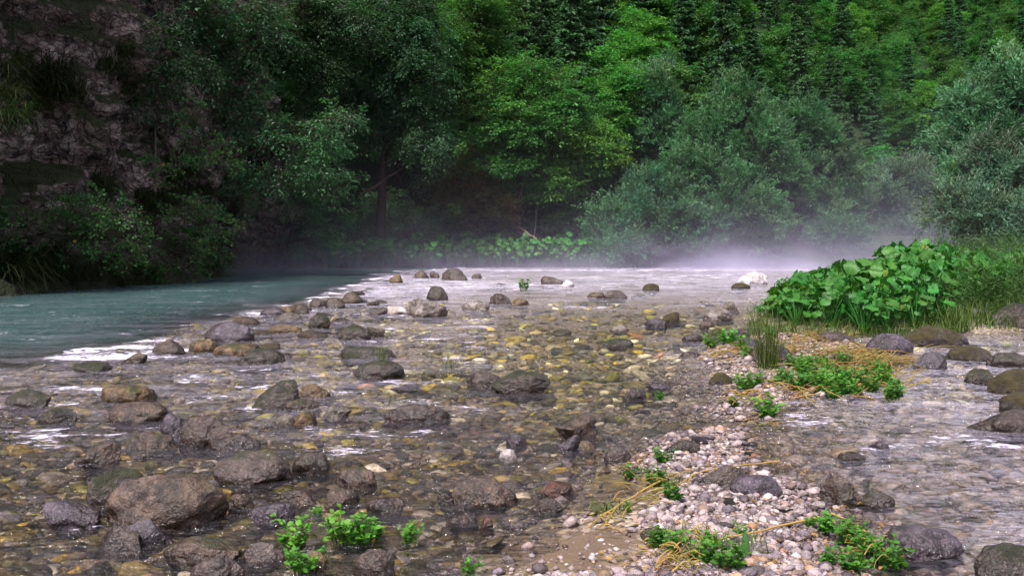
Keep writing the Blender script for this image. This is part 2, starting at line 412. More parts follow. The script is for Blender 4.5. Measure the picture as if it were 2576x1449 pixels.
# ------------------------------------------------------------------ water
def edge_dist(X, Y):
    """signed distance across the bar's edge, positive in the deep channel"""
    P = np.stack([X, Y, 0 * X], 1)
    return -poly_sd(P, CHANNEL) + .75 * fbm(P, .55, 3, 141)
def foam_glint_mask(X, Y):
    P = np.stack([X, Y, 0 * X], 1)
    e = edge_dist(X, Y) + 0.25 * fbm(P, 0.9, 3, 71)
    f = np.exp(-((e - 0.15) / np.where(e > 0.15, 0.50 + 0.012 * Y, 0.25)) ** 2) * sstep(5.5, 7.0, Y) * (0.78 + 1.0 * fbm(P, 1.1, 3, 77))
    f = np.maximum(f, np.exp(-((Y - 42 - 0.06 * X) / 3.2) ** 2) * sstep(-5, -1, X) * 0.8)
    f = np.maximum(f, 0.62 * sstep(12, 23, Y) * (1 - sstep(-0.2, 1.5, edge_dist(X, Y))) * (0.8 + 0.45 * fbm(P, 0.35, 2, 79)))  # bright sky reflection of the far shallows, painted in like foam
    f = np.maximum(f, (0.40 + 0.22 * fbm(P, 0.6, 2, 83)) * (1 - sstep(-0.2, 1.0, edge_dist(X, Y))) * (1 - sstep(-0.6, 0.8, X)) * sstep(3.6, 5.0, Y))  # sky glints on the near riffle, painted as foam flecks
    f = np.maximum(f, (0.36 + 0.25 * fbm(P, 1.2, 2, 87)) * sstep(1.3, 2.0, X) * (1 - sstep(9, 12, Y)))  # lavender reflection on the right stream, painted in like foam
    f = np.maximum(f, np.exp(-((Y - 46.5) / 1.0) ** 2) * 0.5)
    f = np.maximum(f, 0.75 * np.exp(-(((Y - 16.2) / 0.35) ** 2 + ((X - 1.4) / 0.9) ** 2)))
    for cx, cy, r in ((-3.1, 9.3, .6), (-2.2, 7.9, .5), (-2.35, 8.6, .6), (-4.0, 5.4, .5), (-3.3, 4.9, .4), (-2.3, 6.3, .35), (-3.2, 6.9, .5), (-1.0, 8.2, .35)):
        f = np.maximum(f, 0.55 * np.exp(-(((X - cx) / r) ** 2 + ((Y - cy) / (0.8 * r)) ** 2)))
    near = (BIG[:, 1] > 3.4) & (BIG[:, 1] < 22) & (BIG[:, 2] > .07)
    for bx, by, rx, ry in BIG[near]:
        kx = np.abs(X - bx) < 3 * rx; 
        d = np.sqrt(((X[kx] - bx) / rx) ** 2 + ((Y[kx] - by) / (ry * 1.1)) ** 2)
        side = .65 + .35 * np.clip(-(X[kx] - bx) / rx, -1, 1)
        f[kx] = np.maximum(f[kx], .62 * side * np.exp(-((d - 1.12) / .24) ** 2) * (.55 if bx > -.3 and by < 9 else 1))
    f = np.maximum(f, (.24 + .25 * vnoise(P * np.array([.4, 1.6, 1]), 1.0, 91)) * sstep(.3, 1.5, edge_dist(X, Y)))
    return np.clip(f, 0, 1)
def water_z(X, Y):
    P = np.stack([X, Y * 1.0, 0 * X], 1)
    st = np.stack([X * 1.0, Y * 1.6, 0 * X], 1)
    shal = 1 - sstep(0, 1.5, edge_dist(X, Y))
    amp = 0.004 + 0.009 * shal * sstep(3.5, 9, Y)
    z = amp * (fbm(st, 2.2, 3, 51) + 0.5 * vnoise(st, 7.0, 57))
    fm = foam_glint_mask(X, Y)
    return z + 0.07 * np.clip(fm - 0.25, 0, 1) * (0.4 + 0.9 * np.clip(fbm(P, 2.6, 3, 61), -0.4, 1))
def water_attrs(X, Y, Z):
    dep = np.clip(-bed_height(X, Y, False), 0, 2)
    sh = 1 - sstep(-0.3, 0.8, edge_dist(X, Y)); Pq = np.stack([X, Y, 0 * X], 1)
    painted_sheen = sh * (.02 + .52 * sstep(11, 25, Y) + .12 * sstep(4, 7, Y) * (1 - sstep(-1.5, 1.0, X)) + .27 * sstep(1.3, 2.2, X) * (1 - sstep(9, 12, Y)))  # sky sheen painted on the water as pale diffuse colour
    painted_sheen = painted_sheen + .07 * (1 - sh)
    painted_sheen = np.clip(painted_sheen * (1 + .5 * fbm(Pq, .4, 2, 95)), 0, .85)
    return {'painted_sheen': painted_sheen, 'deep': 1 - np.exp(-np.clip(dep - .12, 0, 3) * 2.6), 'foam': foam_glint_mask(X, Y), 'right': sstep(0.9, 1.7, X - 0.0) * (1 - sstep(9, 12, Y)),
            'calm': sstep(0, 2.0, edge_dist(X, Y))}
m = N('river water')
p = m.pos()
ps = m.scalev(p, (1.0, 1.9, 1.0))
ps2 = m.scalev(p, (0.55, 1.7, 1.0))
w1 = m.noise(ps, 3.6, 3, 0.55, 0.6); w2 = m.noise(ps, 11.0, 3, 0.6, 0.8); w3 = m.noise(ps2, 34.0, 2, 0.6)
calm = m.attr('calm')
hgt = m.math('ADD', m.math('MULTIPLY', w1, 0.085), m.math('ADD', m.math('MULTIPLY', w2, 0.045), m.math('MULTIPLY', w3, 0.010)))
hgt = m.math('MULTIPLY', hgt, m.math('SUBTRACT', 1.0, m.math('MULTIPLY', calm, 0.35)))
nrm = m.bump(hgt, 1.0, 1.0)
fr = m.n("Fresnel"); fr.inputs[0].default_value = 1.33; m.set(fr.inputs['Normal'], nrm)
gl = m.n("BsdfGlossy"); gl.inputs[0].default_value = (1, 1, 1, 1); gl.inputs['Roughness'].default_value = 0.07; m.set(gl.inputs['Normal'], nrm)
tr = m.n("BsdfTransparent"); m.set(tr.inputs[0], m.mix(m.attr('deep'), (0.95, 0.95, 0.90), (0.42, 0.62, 0.56)))
body = m.n("BsdfDiffuse"); m.set(body.inputs[0], m.mix(w1, (0.014, 0.048, 0.044), (0.036, 0.092, 0.082)))
mx1 = m.n("MixShader"); m.set(mx1.inputs[0], m.math('MULTIPLY', m.attr('deep'), 0.88)); m.t.links.new(tr.outputs[0], mx1.inputs[1]); m.t.links.new(body.outputs[0], mx1.inputs[2])
mx2 = m.n("MixShader"); m.set(mx2.inputs[0], fr.outputs[0]); m.t.links.new(mx1.outputs[0], mx2.inputs[1]); m.t.links.new(gl.outputs[0], mx2.inputs[2])
fo = m.n("BsdfDiffuse"); fo.inputs[0].default_value = (0.66, 0.615, 0.735, 1)  # foam white, also the lavender of the painted sky sheen
fn = m.math('ADD', m.math('MULTIPLY', m.noise(m.scalev(p, (0.9, 2.4, 1)), 6.5, 6, 0.74, 0.8), 0.7), m.math('MULTIPLY', m.noise(p, 22, 4, 0.7), 0.3))
gate = m.math('MULTIPLY', m.math('SUBTRACT', m.noise(m.scalev(p, (.8, 1.6, 1)), 1.6, 3, .6), .5), 0.75)
ff = m.step(0.0, 0.15, m.math('SUBTRACT', m.math('ADD', fn, gate), m.math('SUBTRACT', 0.74, m.math('MULTIPLY', m.attr('foam'), 0.36))))  # real foam plus the sky glints painted into its mask
painted_sheen = m.math('MULTIPLY', m.attr('painted_sheen'), m.step(0.42, 0.62, m.math('ADD', m.math('MULTIPLY', m.noise(m.scalev(p, (1.1, 2.3, 1)), 9.0, 5, .7, 1.4), .65), m.math('MULTIPLY', m.noise(m.scalev(p, (.6, 2.0, 1)), 1.3, 4, .6), .35))))  # breaks the painted sky sheen into streaks
ff = m.math('MAXIMUM', m.math('MULTIPLY', ff, 0.9), painted_sheen)
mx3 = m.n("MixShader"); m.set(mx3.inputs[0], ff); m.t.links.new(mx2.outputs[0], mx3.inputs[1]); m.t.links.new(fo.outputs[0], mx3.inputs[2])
M['water'] = m.done(mx3.outputs[0])
# ------------------------------------------------------------------ cliff on the far side of the deep channel
CL = np.array([(-16.5, 8), (-15.0, 13), (-13.0, 17), (-12.1, 20), (-11.7, 24), (-11.4, 28), (-11.3, 32), (-11.9, 35.5), (-14.3, 38), (-16.3, 42), (-15.9, 45), (-14.6, 47), (-13.7, 48.3), (-13.6, 50), (-15.0, 53), (-20, 56), (-30, 60)], float)
def cliff_grid(ns=420, nu=250):
    seg = np.linalg.norm(np.diff(CL, axis=0), axis=1); cum = np.concatenate([[0], np.cumsum(seg)])
    s = np.linspace(0, cum[-1], ns)
    B = np.stack([np.interp(s, cum, CL[:, 0]), np.interp(s, cum, CL[:, 1])], 1)
    for _ in range(6): B[1:-1] = 0.25 * B[:-2] + 0.5 * B[1:-1] + 0.25 * B[2:]
    T = unit(np.gradient(B, axis=0)); Nn = np.stack([-T[:, 1], T[:, 0]], 1)      # into the rock
    u = np.linspace(0, 1, nu)
    zz = np.where(u < 0.93, -1.6 + (u / 0.93) ** 1.15 * 22.6, 21.0 + (u - 0.93) / 0.07 * 1.5)
    back_top = np.where(u > 0.93, (u - 0.93) / 0.07 * 16, 0)
    Z = np.broadcast_to(zz[None], (ns, nu)); Y = B[:, 1][:, None]
    bankw = 1 - sstep(35.0, 37.5, Y)                                             # overgrown ledge at the foot, in front of the corner only
    bh = 2.6 + 0.9 * np.sin(Y * 0.55)
    off = bankw * (0.85 * np.clip(Z, 0, bh)) + 0.10 * np.clip(Z - 3, 0, 30) + back_top[None]
    P = np.stack([B[:, 0][:, None] + Nn[:, 0][:, None] * off, B[:, 1][:, None] + Nn[:, 1][:, None] * off, Z + 0 * off], -1).reshape(-1, 3)
    k = np.repeat(Nn, nu, 0)
    rock = (sstep(0.2, 2.2, P[:, 2]) * 0.6 + 0.4)
    Q = P * np.array([1, 1, 0.75])
    dsp = rock * (2.4 * fbm(Q, 0.25, 3, 101) - 1.5 * np.abs(ridged(Q * np.array([1, 1, .6]), 0.42, 3, 103)) + 0.55 * ridged(Q * np.array([1, 1, 1.8]), .9, 3, 111) + 0.55 * fbm(Q, 1.5, 4, 105) + 0.12 * ridged(Q, 3.2, 3, 107))
    P[:, 0] += k[:, 0] * dsp; P[:, 1] += k[:, 1] * dsp; P[:, 2] += 0.25 * fbm(Q, 1.1, 3, 109) * (P[:, 2] > 0.3)
    i = (np.arange(ns - 1)[:, None] * nu + np.arange(nu - 1)[None]).ravel()
    return P, np.stack([i, i + nu, i + nu + 1, i + 1], 1)
CP, CF = cliff_grid()
m = N('limestone cliff'); p = m.pos()
n1 = m.noise(p, 0.9, 6, 0.62, 0.4); n2 = m.noise(p, 2.6, 8, 0.72); n3 = m.noise(p, 20.0, 4, 0.7)
rock = m.mix(m.step(0.38, 0.58, n2), (0.045, 0.038, 0.037), (0.36, 0.305, 0.275))
rock = m.mix(m.step(0.42, 0.64, n1), rock, m.mix(1.0, rock, (0.34, 0.31, 0.29), 'MULTIPLY'))
wv = m.n("VectorMath", operation='SCALE'); m.set(wv.inputs[0], m.n("TexNoise").outputs['Color']); wv.inputs[3].default_value = 1.6
m.set(wv.inputs[0].links[0].from_node.inputs['Vector'], p); wv.inputs[0].links[0].from_node.inputs['Scale'].default_value = 1.3
crk = m.math('MINIMUM', m.step(0.0, 0.06, m.voro(m.addv(m.scalev(p, (1, 1, .6)), wv.outputs[0]), 0.8, 'DISTANCE_TO_EDGE')), m.step(0.0, 0.10, m.voro(m.addv(m.scalev(p, (1, 1, 1.7)), wv.outputs[0]), 2.1, 'DISTANCE_TO_EDGE')))
rock = m.mix(crk, m.mix(1.0, rock, (0.5, 0.47, 0.45), 'MULTIPLY'), rock)
pit = m.step(0.52, 0.62, n3); rock = m.mix(pit, rock, m.mix(1.0, rock, (1.55, 1.5, 1.45), 'MULTIPLY'))
rust = m.step(0.63, 0.72, m.noise(p, 1.7, 4, 0.6)); rock = m.mix(m.math('MULTIPLY', rust, 0.55), rock, (0.28, 0.13, 0.05))
green = m.step(0.47, 0.60, m.math('ADD', m.math('MULTIPLY', m.noise(p, 0.55, 5, 0.65), 0.8), m.math('MULTIPLY', m.nz(), 0.28)))
foot = m.math('SUBTRACT', 1.0, m.step(0.6, 3.2, m.math('ADD', m.z(), m.math('MULTIPLY', n1, 1.0))))
green = m.math('MAXIMUM', green, m.math('MULTIPLY', foot, m.step(0.40, 0.52, n2)))
veg = m.mix(n2, (0.012, 0.02, 0.004), (0.035, 0.05, 0.012))
rock = m.mix(green, rock, veg)
hh = m.math('ADD', m.math('MULTIPLY', crk, 0.6), m.math('ADD', m.math('MULTIPLY', n2, 1.0), m.math('MULTIPLY', n3, 0.5)))
M['cliff'] = m.done(m.bsdf(rock, 0.8, 0.3, m.bump(hh, 1.0, 0.16)))
o = obj('rock_cliff', np_mesh('rock_cliff', CP, [CF]), M['cliff'])
tag(o, 'tall dark limestone cliff with mossy ledges rising from the deep green channel', 'cliff')
CPX = project(CP); CD = CP[:, 1]
def cliff_at(px, py, lift=0.0):
    """the cliff point a line of sight through this pixel meets first"""
    d2 = (CPX[:, 0] - px) ** 2 + (CPX[:, 1] - py) ** 2
    near = d2 < max(14.0 ** 2, d2.min() * 1.5)
    i = np.where(near)[0][np.argmin(CD[near])]
    q = CP[i].copy(); q[2] += lift
    return q

# ------------------------------------------------------------------ stones
_ico = {}
def ico(level):
    if level not in _ico:
        b = bmesh.new(); bmesh.ops.create_icosphere(b, subdivisions=level, radius=1.0)
        b.verts.ensure_lookup_table()
        _ico[level] = (np.array([v.co[:] for v in b.verts]), np.array([[v.index for v in f.verts] for f in b.faces])); b.free()
    return _ico[level]
def stone_shape(level, seed, kind='round'):
    """unit stone: bounding box -1..1 on x and y, -1..1 on z"""
    V, Fc = ico(level); V = V.copy(); rg = np.random.default_rng(seed)
    ncut, lo, hi, rough, soft = dict(round=(8, .60, .92, .13, .7), flat=(8, .58, .92, .11, .65), angular=(12, .45, .78, .12, 1.0), wedge=(9, .52, .85, .12, .85),
                                     jagged=(12, .45, .85, .22, .95), slab=(9, .45, .8, .09, .95), log=(7, .6, .92, .17, .65), dome=(7, .66, .95, .13, .65))[kind]
    for _ in range(ncut):
        n = unit(rg.normal(size=3) * np.array([1, 1, 0.7])); off = rg.uniform(lo, hi)
        d = np.maximum(0, V @ n - off); V = V - soft * d[:, None] * n
    if kind == 'wedge':
        V[:, 2] *= 1 - 0.55 * np.clip(V[:, 0] * (1 if seed % 2 else -1), -1, 1)
    o3 = rg.uniform(-50, 50, 3)
    V = V * (1 + rough * fbm(V + o3, 1.3, 3, seed)[:, None] * 1.6 + 0.35 * rough * fbm(V + o3, 4.5, 3, seed + 3)[:, None])
    V = V + unit(V) * (0.030 * ridged(V + o3, 1.9, 3, seed + 5) + 0.012 * ridged(V + o3, 6.0, 2, seed + 7))[:, None]
    if kind == 'jagged': V = V + 0.07 * unit(V) * ridged(V + o3, 2.6, 3, seed)[:, None]
    mn, mx = V.min(0), V.max(0)
    return (V - (mn + mx) / 2) / ((mx - mn) / 2), Fc
# photo pixels: left, right, top, waterline; then shape, material and label
B_ = [
 (268, 572, 1185, 1328, 'dome', 'brown', 'biggest rounded brown boulder, streaked with green, in the near shallows'),
 (112, 268, 1258, 1328, 'wedge', 'purple', 'violet grey wedge stone touching the biggest brown boulder'),
 (218, 372, 1178, 1272, 'round', 'moss', 'dark mossy stone half hidden behind the biggest brown boulder'),
 (530, 742, 1132, 1216, 'round', 'speck', 'second biggest rounded boulder, mottled grey brown with a mossy foot'),
 (735, 832, 1135, 1190, 'round', 'dark', 'wet dark brown stone against the mottled rounded boulder'),
 (224, 372, 1308, 1384, 'angular', 'dark', 'black angular slab with sharp corners below the biggest boulder'),
 (300, 440, 1305, 1370, 'slab', 'purple', 'flat violet stone leaning on the black angular slab'),
 (408, 612, 1352, 1412, 'flat', 'brown', 'broad flat brown stone behind the pale round boulder at the photo bottom'),
 (468, 615, 1394, 1475, 'round', 'grey', 'pale grey round boulder cut by the bottom edge'),
 (610, 716, 1364, 1412, 'round', 'grey', 'smooth grey brown stone beside the flat brown one at the bottom'),
 (888, 996, 1380, 1450, 'round', 'speck', 'dark grey stone with white spots near the green cress'),
 (758, 824, 1384, 1424, 'round', 'amber', 'amber stone between the cress tuft and white spotted stone'),
 (715, 772, 1332, 1366, 'wedge', 'white', 'white pointed pebble under the cress plant'),
 (455, 582, 1045, 1122, 'round', 'speck', 'dark rounded stone dotted with white lichen spots'),
 (400, 468, 1040, 1092, 'round', 'purple', 'smooth violet grey stone against the white dotted one'),
 (268, 424, 1010, 1062, 'round', 'brown', 'brown stone with a moss patch and a reddish top'),
 (98, 192, 1024, 1064, 'dome', 'moss', 'yellow green mossy stone near the left edge of the shallows'),
 (318, 448, 1085, 1132, 'round', 'brown', 'low wet brown stone below the white dotted stone'),
 (194, 304, 1112, 1166, 'wedge', 'brown', 'dark red brown wedge stone rising above the ripples'),
 (518, 658, 1090, 1132, 'flat', 'dark', 'flat black mossy slab under the white dotted stone'),
 (636, 758, 956, 1032, 'wedge', 'moss', 'green black pyramid shaped rock in the riffle'),
 (756, 832, 964, 1002, 'round', 'amber', 'amber brown stone behind the pyramid rock'),
 (712, 806, 1003, 1034, 'flat', 'brown', 'long flat brown stone at the foot of the pyramid rock'),
 (735, 800, 1033, 1072, 'round', 'amber', 'rusty stone with a tan ridge beside the pink lumpy stone'),
 (695, 745, 1040, 1070, 'wedge', 'pale', 'tan pointed stone joined to the rusty ridge'),
 (812, 886, 1020, 1050, 'jagged', 'pale', 'pink lumpy stone with a row of pale knobs'),
 (960, 1134, 1016, 1060, 'log', 'dark', 'long dark stone like a log with a twig on its end'),
 (1174, 1264, 934, 978, 'round', 'dark', 'smooth dark green stone leaning on the mossy ridge'),
 (1236, 1386, 930, 992, 'wedge', 'moss', 'mossy ridge shaped rock sloping down into the pool'),
 (888, 1020, 906, 952, 'dome', 'moss', 'low mossy hump with grass growing on it'),
 (848, 934, 815, 856, 'round', 'moss', 'grey stone with green moss at each end in mid river'),
 (920, 968, 822, 850, 'jagged', 'grey', 'small ragged grey stone touching the moss ended one'),
 (512, 640, 808, 862, 'dome', 'purple', 'large violet grey boulder with moss patches at the edge of the channel'),
 (382, 470, 852, 896, 'dome', 'brown', 'brown dome stone splashed by white water'),
 (472, 546, 851, 890, 'dome', 'amber', 'red brown stone between the dome and the large moss patched boulder'),
 (540, 660, 862, 898, 'flat', 'amber', 'yellowish flat stone awash under the large moss patched boulder'),
 (310, 372, 886, 914, 'wedge', 'brown', 'small brown stone at the line of foam'),
 (775, 832, 785, 826, 'round', 'moss', 'dark green rounded stone with an orange leaf beside it'),
 (860, 915, 734, 764, 'round', 'brown', 'brown oval stone standing above the foam line'),
 (812, 868, 748, 776, 'round', 'dark', 'black wet stone below the brown oval one'),
 (776, 818, 750, 774, 'dome', 'grey', 'small grey dome at the upper foam line'),
 (735, 780, 765, 792, 'round', 'brown', 'small brown stone beside the grey dome'),
 (655, 720, 772, 795, 'flat', 'purple', 'low violet stone at the start of the bar'),
 (700, 745, 770, 790, 'round', 'amber', 'pale amber stone on the bar edge'),
 (1018, 1128, 748, 798, 'jagged', 'pale', 'large pale mossy rock of two lobes in mid river'),
 (968, 1030, 770, 792, 'slab', 'white', 'white topped slab beside the two lobed pale rock'),
 (925, 985, 772, 792, 'wedge', 'grey', 'low grey stone ahead of the white topped slab'),
 (1072, 1128, 720, 756, 'round', 'moss', 'dark round stone behind the two lobed pale rock'),
 (1110, 1178, 675, 706, 'dome', 'grey', 'big grey brown boulder on the far bar'),
 (978, 1014, 688, 712, 'angular', 'amber', 'ochre stone at the far end of the bar'),
 (1040, 1080, 680, 700, 'round', 'brown', 'brown stone pair partner beside the big far boulder'),
 (1080, 1106, 682, 700, 'angular', 'brown', 'narrow brown stone next to the big far boulder'),
 (1186, 1212, 688, 702, 'round', 'brown', 'small far brown stone just past the big far boulder'),
 (1160, 1232, 756, 782, 'slab', 'pale', 'dark stone with a whitish top in the open shallows'),
 (1196, 1228, 774, 786, 'dome', 'pale', 'pinkish pebble in front of the whitish topped stone'),
 (1360, 1418, 694, 716, 'wedge', 'grey', 'grey wedge stone ahead of the far rapids'),
 (1410, 1446, 704, 724, 'jagged', 'white', 'whitish ragged stone touching the grey wedge'),
 (1285, 1330, 750, 768, 'round', 'amber', 'tan stone under the small green sapling'),
 (1225, 1290, 738, 766, 'jagged', 'grey', 'rough grey stone next to the small green sapling'),
 (1476, 1524, 735, 750, 'dome', 'brown', 'low brown stone to one side of the lone round boulder'),
 (1520, 1578, 730, 752, 'dome', 'grey', 'lone round grey boulder in the misty shallows'),
 (1616, 1658, 713, 733, 'dome', 'gold', 'small rust mossed stone alone in the misty shallows'),
 (1852, 1932, 683, 716, 'round', 'white', 'big white boulder before the bank of mist'),
 (1840, 1888, 711, 728, 'dome', 'gold', 'low mossy stone at the foot of the white boulder'),
 (1660, 1714, 784, 814, 'wedge', 'gold', 'yellow green mossy stone standing off the gravel bar'),
 (1622, 1680, 800, 822, 'flat', 'purple', 'thin violet stone at the foot of the yellow green mossy one'),
 (1536, 1582, 815, 832, 'dome', 'pale', 'pinkish tan stone awash in the quiet shallows'),
 (1516, 1594, 850, 870, 'flat', 'moss', 'black mossy flat stone in the middle of the quiet pool'),
 (1562, 1628, 974, 1002, 'jagged', 'dark', 'black ragged stone by a small cress plant'),
 (1628, 1690, 962, 976, 'flat', 'purple', 'flat violet stone barely out of the pool'),
 (1392, 1508, 1044, 1100, 'jagged', 'brown', 'jagged brown stone with a notched top near the picture middle'),
 (1272, 1328, 1088, 1118, 'round', 'purple', 'smooth violet pebble beside a yellow one'),
 (1400, 1460, 1092, 1132, 'wedge', 'purple', 'pale violet stone below the jagged brown one'),
 (1444, 1498, 1106, 1130, 'flat', 'amber', 'bright yellow ochre stone under the jagged brown one'),
 (1518, 1594, 1128, 1158, 'log', 'dark', 'short black stone like a log end'),
 (1254, 1302, 1128, 1152, 'round', 'white', 'bright white quartz pebble beside the violet pebble'),
 (1668, 1762, 1104, 1140, 'log', 'dark', 'smooth dark brown bar shaped pebble on the gravel'),
 (1756, 1890, 1166, 1226, 'log', 'dark', 'dark bent stone lying against the violet cobble on the gravel'),
 (1832, 1964, 1192, 1248, 'round', 'purple', 'violet cobble with a dark wet side on the gravel'),
 (2062, 2172, 1182, 1272, 'jagged', 'grey', 'tall tan rock with a hollow like an eye socket'),
 (2150, 2246, 1228, 1276, 'wedge', 'moss', 'dark mossy tail of rock behind the hollow tan one'),
 (1134, 1306, 1194, 1272, 'dome', 'brown', 'large mottled brown stone with a wet foot, alone near the middle'),
 (1100, 1148, 1236, 1268, 'wedge', 'dark', 'small wet brown stone against the large mottled brown one'),
 (844, 952, 1174, 1222, 'round', 'brown', 'oval brown stone with a red brown top in clear water'),
 (918, 1018, 1250, 1288, 'flat', 'dark', 'half sunk olive brown stone'),
 (700, 802, 1226, 1266, 'wedge', 'brown', 'peaked brown stone with an orange top'),
 (815, 905, 1226, 1266, 'round', 'brown', 'red brown stone beside the peaked one'),
 (624, 744, 1260, 1308, 'flat', 'purple', 'wet violet black flat stone right of the biggest boulder'),
 (570, 640, 1240, 1280, 'flat', 'brown', 'thin brown stone tucked by the biggest boulder'),
 (1334, 1420, 1250, 1292, 'slab', 'dark', 'flat dark slab near the sand'),
 (1355, 1450, 1210, 1246, 'flat', 'red', 'reddish brown flat stone above the dark slab'),
 (1206, 1242, 1298, 1326, 'round', 'red', 'rust orange pebble beside the long black stone'),
 (1120, 1206, 1285, 1318, 'flat', 'dark', 'long black stone touching the rust orange pebble'),
 (1608, 1682, 1324, 1360, 'round', 'brown', 'brown rounded stone on the sand edge'),
 (2262, 2424, 820, 876, 'dome', 'gold', 'big dome boulder covered in rusty moss beside the butterbur'),
 (2182, 2296, 838, 892, 'flat', 'purple', 'violet slab leaning on the rusty moss dome'),
 (2392, 2440, 838, 868, 'slab', 'purple', 'violet stone end showing past the rusty moss dome'),
 (2492, 2600, 760, 828, 'jagged', 'moss', 'dark mossy rock at the right edge behind the stream'),
 (2426, 2496, 774, 796, 'flat', 'purple', 'low violet stone on the far bank of the stream'),
 (2376, 2492, 868, 910, 'dome', 'gold', 'low mossy rock in the stream'),
 (2486, 2600, 886, 924, 'dome', 'moss', 'dark mossy rock in the stream at the right edge'),
 (2300, 2392, 884, 930, 'slab', 'purple', 'wet violet slab in the stream'),
 (2426, 2502, 926, 966, 'dome', 'moss', 'small green mossy hump in the stream'),
 (2480, 2620, 926, 992, 'dome', 'gold', 'large mossy hump cut by the right edge'),
 (2512, 2660, 984, 1044, 'dome', 'gold', 'mossy bank boulder at the right edge above the black slab'),
 (2412, 2680, 1028, 1088, 'log', 'dark', 'long smooth black slab sliding out of the right edge'),
 (2440, 2640, 1364, 1475, 'dome', 'moss', 'dark mossy boulder in the bottom right corner'),
 (2206, 2420, 1322, 1402, 'flat', 'purple', 'cracked violet ledge just under the stream surface'),
 (2186, 2240, 1106, 1134, 'angular', 'purple', 'small violet block in the stream'),
 (2108, 2176, 1136, 1158, 'flat', 'dark', 'low black stone in the stream near the violet block'),
 (1878, 1996, 868, 916, 'round', 'dark', 'dark smooth boulder behind the grass tuft'),
 (1854, 1934, 844, 882, 'angular', 'purple', 'violet angular boulder above the dark smooth one'),
 (1826, 1888, 826, 852, 'angular', 'purple', 'small violet block among the green plants'),
 (1782, 1842, 936, 970, 'dome', 'gold', 'brown mossy stone on the tip of the gravel bar'),
 (1708, 1772, 884, 902, 'flat', 'dark', 'flat black stone at the water line of the bar'),
 (1766, 1848, 774, 806, 'round', 'pale', 'pinkish boulder in the pile at the bank'),
 (1760, 1800, 806, 826, 'dome', 'brown', 'brown pebble in front of the pinkish boulder'),
 (1818, 1860, 758, 782, 'slab', 'pale', 'pale slab on top of the bank pile'),
 (1780, 1828, 826, 850, 'dome', 'gold', 'moss topped stone at the bank pile foot'),
 (1714, 1768, 838, 858, 'flat', 'dark', 'dark stone lying in the water off the bank pile'),
 (2050, 2150, 834, 862, 'flat', 'dark', 'dark flat stone in front of the butterbur'),
 (2090, 2150, 888, 918, 'slab', 'dark', 'dark violet slab amid the straw'),
 (2040, 2130, 960, 982, 'flat', 'pale', 'flat pinkish stone at the end of the straw'),
 (0, 130, 980, 1025, 'log', 'moss', 'long dark mossy stone at the left edge of the riffle'),
 (250, 390, 965, 1012, 'flat', 'amber', 'long orange brown stone awash above the brown moss patched one'),
 (600, 716, 876, 918, 'dome', 'moss', 'green stone under a sheet of water'),
 (850, 1000, 872, 902, 'flat', 'moss', 'olive humps under running water in mid river'),
 (180, 280, 908, 938, 'flat', 'moss', 'dark stone just behind the foam line'),
 (660, 760, 815, 838, 'log', 'amber', 'amber stone with water pouring over it'),
]
def boulder(i, l, r, t, b, kind, mat, label):
    wl = W0((l + r) / 2, b); zw = bed_height(np.array([wl[0]]), np.array([wl[1]]), False)[0]
    base_z = max(0.0, min(zw, 0.5))
    p0 = W0((l + r) / 2, b, base_z)
    p0z = bed_height(np.array([p0[0]]), np.array([p0[1]]), False)[0]; base_z = max(0.0, min(p0z, 0.5)); p0 = W0((l + r) / 2, b, base_z)
    w = (r - l) / F * p0[1]
    dep = w * (0.62 if kind not in ('log',) else 0.42)
    Yc = p0[1] + 0.42 * dep
    zt = CAM_H - (t - HY) / F * (Yc + 0.05 * dep)
    vis = max(zt - base_z, 0.012)
    hgt = vis * 1.7 + 0.02
    if mat in ('moss', 'gold') or kind == 'jagged': hgt = vis * 1.5 + 0.03
    V, Fc = stone_shape(6 if (r - l) * (b - t) > 9000 else 5 if (r - l) * (b - t) > 2200 else 4, 900 + i * 7, kind)
    V = V * np.array([w / 2, dep / 2, hgt / 2])
    o = obj('boulder' if w > 0.3 else 'stone', np_mesh('stone', V, [Fc]), M[mat], None, (p0[0] * Yc / p0[1], Yc, zt - hgt / 2))
    o.rotation_euler = (0, 0, random.Random(i).uniform(-0.12, 0.12))
    tag(o, label, 'boulder' if w > 0.3 else 'stone')
    return (o.location[0], o.location[1], w / 2, dep / 2)
BIG = np.array([boulder(i, *b) for i, b in enumerate(B_)])
def clear_of_big(X, Y, k=0.9):
    d = ((X[:, None] - BIG[None, :, 0]) / (BIG[None, :, 2] * k + 0.02)) ** 2 + ((Y[:, None] - BIG[None, :, 1]) / (BIG[None, :, 3] * k + 0.02)) ** 2
    return (d > 1).all(1)

# the water sheet itself (its foam curls round the boulders)
xs = axis([(-24, -8, 0.4), (-8, -5, 0.1), (-5, 6, 0.05), (6, 12, 0.25), (12, 40, 1.0)])
ys = axis([(-8, 2.2, 0.6), (2.2, 11, 0.05), (11, 20, 0.1), (20, 52.5, 0.25)])
o = grid_mesh('water', xs, ys, water_z, water_attrs, M['water']); tag(o, None, None, kind='structure')

